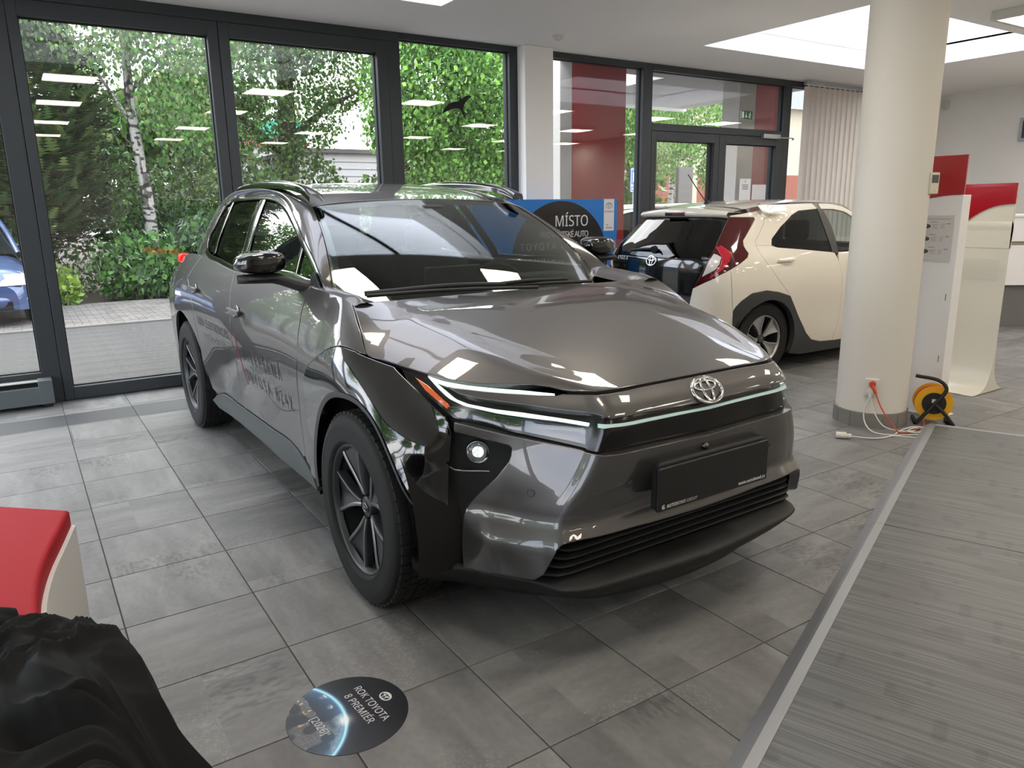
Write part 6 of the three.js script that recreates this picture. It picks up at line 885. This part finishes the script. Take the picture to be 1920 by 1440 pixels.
tree('weeping_birch', 'weeping birch with hanging yellow-green twigs beyond the glass door', [15.2, 0, -9.4], { seed: 7, trunk: { pts: [[0, -0.05, 0], [0, 2.4, 0], [0, 5.4, 0]], r0: 0.13, r1: 0.04, bark: birchBark }, blobs: [[-1.2, 3.4, 0.5, 1.0, 0.9, 0.8], [0.3, 3.6, 0.6, 1.1, 0.8, 0.8], [-0.6, 2.6, 0.9, 0.5, 0.6, 0.4], [0.5, 2.4, 0.9, 0.3, 0.6, 0.4], [1.0, 3.0, 0.8, 0.4, 0.8, 0.4], [-2.6, 3.6, 0, 1.2, 1.3, 0.8], [-3.6, 2.6, -0.4, 0.9, 1.5, 0.7]], n: 16000, size: 0.07, cols: [...MID, 0x6f8a38, 0x5f7a30], droop: true });
// undergrowth
const shrub = (label, p, seed, rx, ry, n, cols, size = 0.1) => { const t = thing('shrub', label, 'shrub', p, 0, 'shrubs along the pavement'); foliage(t, seed, [[0, ry * 0.75, 0, rx, ry, rx * 0.6], [rx * 0.5, ry * 0.5, 0.3, rx * 0.7, ry * 0.6, rx * 0.5]], n, size, cols); return t; };
shrub('bright yellow-green sprig low in front of the conifers', [0.35, 0, -8.75], 21, 0.32, 0.36, 420, [0x8dab3a, 0x7d9e36, 0xa3bb4c], 0.12);
shrub('leafy shrub at the foot of the birch', [1.7, 0, -8.9], 22, 0.75, 0.62, 2200, MID, 0.11);
shrub('dark leafy shrub right of the birch behind the grey car', [3.0, 0, -9.2], 23, 0.9, 0.8, 2400, [...MID, ...DEEP], 0.11);
shrub('dark shrub left of the yellow-green sprig', [-0.8, 0, -9.3], 24, 0.8, 0.9, 2000, DEEP, 0.1);
shrub('tall shrub under the thick dark trunk', [4.6, 0, -10.4], 25, 1.2, 1.2, 3200, [...MID, ...OLIVE], 0.11);
shrub('dense green hedge bush below the maple', [7.4, 0, -9.9], 26, 1.7, 1.3, 4200, [...MID, ...OLIVE], 0.12);
shrub('green bush left of the lime tree', [9.2, 0, -9.2], 27, 1.2, 1.2, 2600, OLIVE, 0.11);
shrub('wide dark hedge bush behind the birch trunk', [1.4, 0, -10.9], 28, 1.6, 1.5, 6500, [...DEEP, ...MID], 0.09);
shrub('tall dark hedge bush between the birch and the thick trunk', [3.6, 0, -11.3], 29, 1.4, 1.7, 6500, [...DEEP, ...OLIVE], 0.09);
shrub('dark hedge bush at the foot of the conifer', [-1.8, 0, -10.2], 30, 1.3, 1.2, 4200, [...DEEP, ...OLIVE], 0.09);
// distant trees closing the view
{
  const r = rng(40), far = [[-7, -16, 'tall dark tree far left of the conifers'], [-2, -19, 'distant tree above the dark conifers'], [3.2, -20, 'distant tree behind the birch trunk'], [6.2, -25, 'distant olive tree between the trunks'], [17, -27, 'distant tree behind the maple crown'], [20.4, -18, 'distant tree above the parking sign']];
  far.forEach(([x, z, label], k) => { const h = 5 + r() * 2; tree('distant_tree', label, [x, 0, z], { seed: 60 + k, group: 'distant trees', trunk: { pts: [[0, 0, 0], [0, 3, 0], [0, h, 0]], r0: 0.2, r1: 0.06 }, blobs: [[0, h * 0.45, 0, 2.4, h * 0.32, 1.8], [-0.8, h * 0.72, 0, 1.8, h * 0.26, 1.5], [0.9, h * 0.78, 0, 1.6, h * 0.22, 1.4]], n: 4200, size: 0.26, cols: [...OLIVE, ...MID] }); });
  const hill = part('hills', sheet((i, j) => { const a = lerp(-1.2, 1.6, i), R = lerp(120, 190, j), hh = (14 + 7 * sin(i * 9) + 5 * sin(i * 23 + 1)) * sin(j * PI * 0.5) ** 1.2; return [R * sin(a), hh - 1, -R * cos(a)]; }, 60, 6, true), std({ name: 'wooded hill', color: 0x2c3d40, roughness: 1 }), scene); hill.userData.kind = 'structure';
  // trees and lawn seen in reflections, left of the room
  const lf = [[-12, -4, 'large tree on the lawn left of the showroom'], [-14, 2, 'second large tree on the lawn outside the left windows'], [-12.5, 8, 'third large tree on the lawn outside the left windows']];
  lf.forEach(([x, z, label], k) => tree('lawn_tree', label, [x, 0, z], { seed: 80 + k, group: 'trees on the lawn', trunk: { pts: [[0, 0, 0], [0.1, 2, 0], [0, 5, 0]], r0: 0.22, r1: 0.1 }, blobs: [[0, 4.6, 0, 2.6, 1.9, 2.6], [0.5, 6.4, 0, 2, 1.6, 2]], n: 4200, size: 0.24, cols: [...MID, ...LIGHT] }));
}
// ------------------------------------------------------------------ outside: entrance portal, sign, buildings
{
  const p = thing('entrance_portal', 'white entrance canopy with two tall red panels outside the glass door', 'canopy');
  part('canopy', [rbox(7.5, 10.2, 3.12, 3.5, -4.2, -1.9, 0.01), box(5.5, 10.2, 3.12, 3.5, -1.9, FZ0 - 0.03)], M.canopy, p);
  part('canopy_edge', rbox(7.48, 10.22, 3.08, 3.13, -4.24, -4.14, 0.006), M.canopyEdge, p);
  part('red_panel', rbox(5.68, 6.54, 0, 3.12, -1.9, -1.6, 0.004), M.portalRed, p); part('white_panel', rbox(5.5, 5.678, 0, 3.12, -1.9, -1.59, 0.004), M.canopy, p);
  part('red_panel', rbox(8.98, 9.75, 0, 3.12, -1.9, -1.6, 0.004), M.portalRed, p); part('white_panel', rbox(8.64, 8.978, 0, 3.12, -1.9, -1.59, 0.004), M.canopy, p);
  const s = thing('parking_sign', 'blue square parking sign with white letter P', 'sign', [10.72, 0, -6], 0.2);
  part('post', cyl(0.03, 0.03, 1.8, 16).translate(0, 0.9, -0.02), M.alu, s); part('plate', rbox(-0.14, 0.14, 1.73, 2.2, -0.008, 0, 0.004), M.signBlue, s);
  part('plate_print', new THREE.PlaneGeometry(0.27, 0.46).translate(0, 1.965, 0.0012), std({ name: 'parking print', roughness: 0.4, map: canvasTex(256, 436, (c) => { c.fillStyle = '#1c4d9e'; c.fillRect(0, 0, 256, 436); c.strokeStyle = '#d5dbe6'; c.lineWidth = 6; c.strokeRect(8, 8, 240, 420); c.fillStyle = '#e6ebf2'; c.textAlign = 'center'; c.font = 'bold 250px sans-serif'; c.fillText('P', 128, 250); c.font = 'bold 44px sans-serif'; c.fillText('ZÁKAZNÍCI', 128, 330); c.fillText('A HOSTÉ', 128, 390); }) }), s);
  const t = thing('outdoor_totem', 'grey-brown slab sign standing in the car park', 'sign', [12.2, 0, -6], 0.3); part('slab', rbox(-0.33, 0.33, 0, 2.25, -0.08, 0, 0.01), M.slab, t); for (let k = 0; k < 6; k++) part('slat_line', rbox(-0.3, 0.3, 1.1 + k * 0.16, 1.115 + k * 0.16, 0, 0.003, 0.001), M.slabLine, t);
  const h = thing('house', 'cream house with terracotta ground floor beyond the car park', 'house', [0, 0, 0]);
  part('ground_floor', box(22, 48, 0, 2.9, -26, -20), M.terracotta, h); part('upper_wall', box(22, 48, 2.9, 6.2, -26, -20), M.houseCream, h); part('door_bay', box(25.6, 27.4, 0.2, 2.9, -20.06, -19.98), M.houseCream, h);
  for (const x of [23.2, 26, 29, 31.6, 35, 38, 41]) { const w = part('window', box(x, x + 1.1, 3.6, 5, -20.02, -19.96), M.shutter, h); part('window_pane', box(x + 0.08, x + 1.02, 3.68, 4.92, -19.97, -19.95), M.lcd, w); }
  part('roof', sheet((i, j) => [lerp(21.4, 48.6, i), lerp(6.1, 8.4, j), lerp(-19.4, -23, j)], 1, 1), M.roofTile, h);
  const wh = thing('garage_building', 'white boarded building glimpsed through the tree trunks', 'building', [0, 0, 0]);
  part('wall', box(8.9, 14, 0, 3.45, -27, -21), M.houseWhite, wh); for (let k = 0; k < 8; k++) part('board_joint', box(8.9, 14, 1.4 + k * 0.25, 1.415 + k * 0.25, -21, -20.985), M.slab, wh); part('roof', box(8.7, 14.2, 3.45, 3.6, -27.2, -20.8), M.slab, wh);
  const gh = thing('green_roofed_hall', 'teal green roof with red stripe far behind the birch', 'building', [0, 0, 0]); part('roof', box(6.6, 12, 4.6, 5.5, -33, -30), M.teal, gh); part('stripe', box(6.6, 12, 4.35, 4.6, -32.9, -29.95), M.stripeRed, gh); part('wall', box(6.8, 11.8, 0, 4.35, -33, -30.1), M.houseWhite, gh);
}
// ------------------------------------------------------------------ outside: parked cars
function parkedCar(label, pos, turn, mat, o = {}) {
  const c = thing('parked_car', label, 'car', pos, turn), W = 0.88, L0 = 0, L1 = -4.4; // front at local z = 0, rear at -4.4
  const top = curve([[-4.4, 0.95], [-4.2, 1.02], [-3.4, 0.98], [-1.4, 0.96], [-1.0, 0.93], [-0.4, 0.84], [-0.12, 0.74], [0, 0.6]]), wid = curve([[-4.4, 0.72], [-4.1, 0.84], [-3, 0.88], [-1, 0.88], [-0.4, 0.85], [-0.15, 0.76], [0, 0.62]]);
  const sec = (z, i) => { const a = lerp(0, PI, i), e = 0.34, w = wid(z), h = top(z), y0 = 0.2 + 0.06 * sstep(-0.4, 0, z), cy = lerp(y0, h, 0.5), ca = cos(a), sa = sin(a); return [w * Math.sign(ca) * abs(ca) ** e, y0 + (h - y0) * sa ** 0.55, z]; };
  part('body', [sheet((i, j) => sec(lerp(0, -4.4, j), i), 40, 60, false), sheet((i, j) => { const q = sec(0, i); return [q[0] * (1 - j), lerp(q[1], 0.4, j), 0]; }, 40, 2, true), sheet((i, j) => { const q = sec(-4.4, i); return [q[0] * (1 - j), lerp(q[1], 0.5, j), -4.4]; }, 40, 2, false)], mat, c);
  const roof = curve([[-4.25, 1.0], [-3.9, 1.32], [-3.3, 1.45], [-2.5, 1.49], [-2.1, 1.46], [-1.1, 0.95]]);
  const gh = (z, i) => { const a = lerp(0, PI, i), h = roof(z), b = 0.9, ca = cos(a), sa = sin(a), k = (h - b) / 0.6, w = lerp(0.8, 0.62, clamp(sa ** 0.7 * k, 0, 1)); return [w * Math.sign(ca) * abs(ca) ** 0.3, b + max(h - b, 0.01) * sa ** 0.6, z]; };
  part('glasshouse', sheet((i, j) => gh(lerp(-1.1, -4.25, j), i), 36, 44, false), M.bgGlass, c);
  part('roof', sheet((i, j) => { const z = lerp(-2.05, -3.95, j), a = lerp(-1, 1, i), h = roof(z); return [0.6 * a, h + 0.012 - 0.05 * a * a, z]; }, 14, 16, true), mat, c);
  part('windscreen_pillar', [1, -1].map((k) => tube([[k * 0.76, 0.94, -1.15], [k * 0.68, 1.25, -1.7], [k * 0.6, 1.45, -2.15], [k * 0.6, 1.47, -3.2]], 0.035, 20, 8)), mat, c);
  part('grille', [rbox(-0.36, 0.36, 0.52, 0.63, -0.03, 0.02, 0.02), rbox(-0.55, 0.55, 0.26, 0.38, -0.03, 0.012, 0.02)], M.inner, c); part('grille_trim', [0.555, 0.59].map((y) => rbox(-0.34, 0.34, y - 0.006, y + 0.006, 0.012, 0.026, 0.004)), M.alu, c);
  part('number_plate', rbox(-0.26, 0.26, 0.41, 0.5, -0.01, 0.022, 0.004), M.plastic, c);
  for (const k of [1, -1]) { part('headlamp', sheet((i, j) => { const a = lerp(0.42, 0.8, i), y = lerp(0.58, 0.72, j), z = -0.02 - 0.35 * max(0, a - 0.5) ** 1.1 - (y - 0.58) * 0.9; return [k * a, y, z + 0.03]; }, 8, 6, k > 0), M.lampClear, c); if (o.rails) part('roof_rail', tube([[k * 0.56, 1.42, -2.05], [k * 0.57, 1.53, -2.3], [k * 0.57, 1.54, -3.3], [k * 0.56, 1.43, -3.7]], 0.018, 30, 8), M.alu, c); for (const z of [-0.85, -3.5]) { const w = new THREE.Group(); w.name = 'wheel'; c.add(w); w.position.set(k * 0.8, 0.31, z); part('tyre', new THREE.TorusGeometry(0.245, 0.075, 14, 36).rotateY(PI / 2).scale(1.2, 1, 1), M.tyre, w); part('rim', cyl(0.2, 0.2, 0.14, 24).rotateZ(PI / 2), M.silver, w); } }
  part('bumper', sheet((i, j) => { const a = lerp(-1, 1, i), q = path([[0.24, -0.04], [0.3, 0.03], [0.42, 0.03], [0.46, -0.02]])(j); return [0.8 * a, q[0], q[1] - 0.22 * abs(a) ** 4]; }, 24, 8, true), mat, c);
  return c;
}
parkedCar('blue estate car with silver roof rails parked outside at the left', [-0.8, -0.03, -5.9], 0.05, M.bgBlue, { rails: true });
parkedCar('white car parked outside behind the red panel', [12.4, -0.03, -3.9], 1.4, M.bgWhite);
parkedCar('silver car parked beyond the glass door under the birch', [15.2, -0.03, -7.4], 1.4, M.bgSilver);
// ------------------------------------------------------------------ shadows on everything, hand over
scene.traverse((o) => { if (o.isMesh) o.castShadow = o.receiveShadow = true; });
renderer.render(scene, camera);
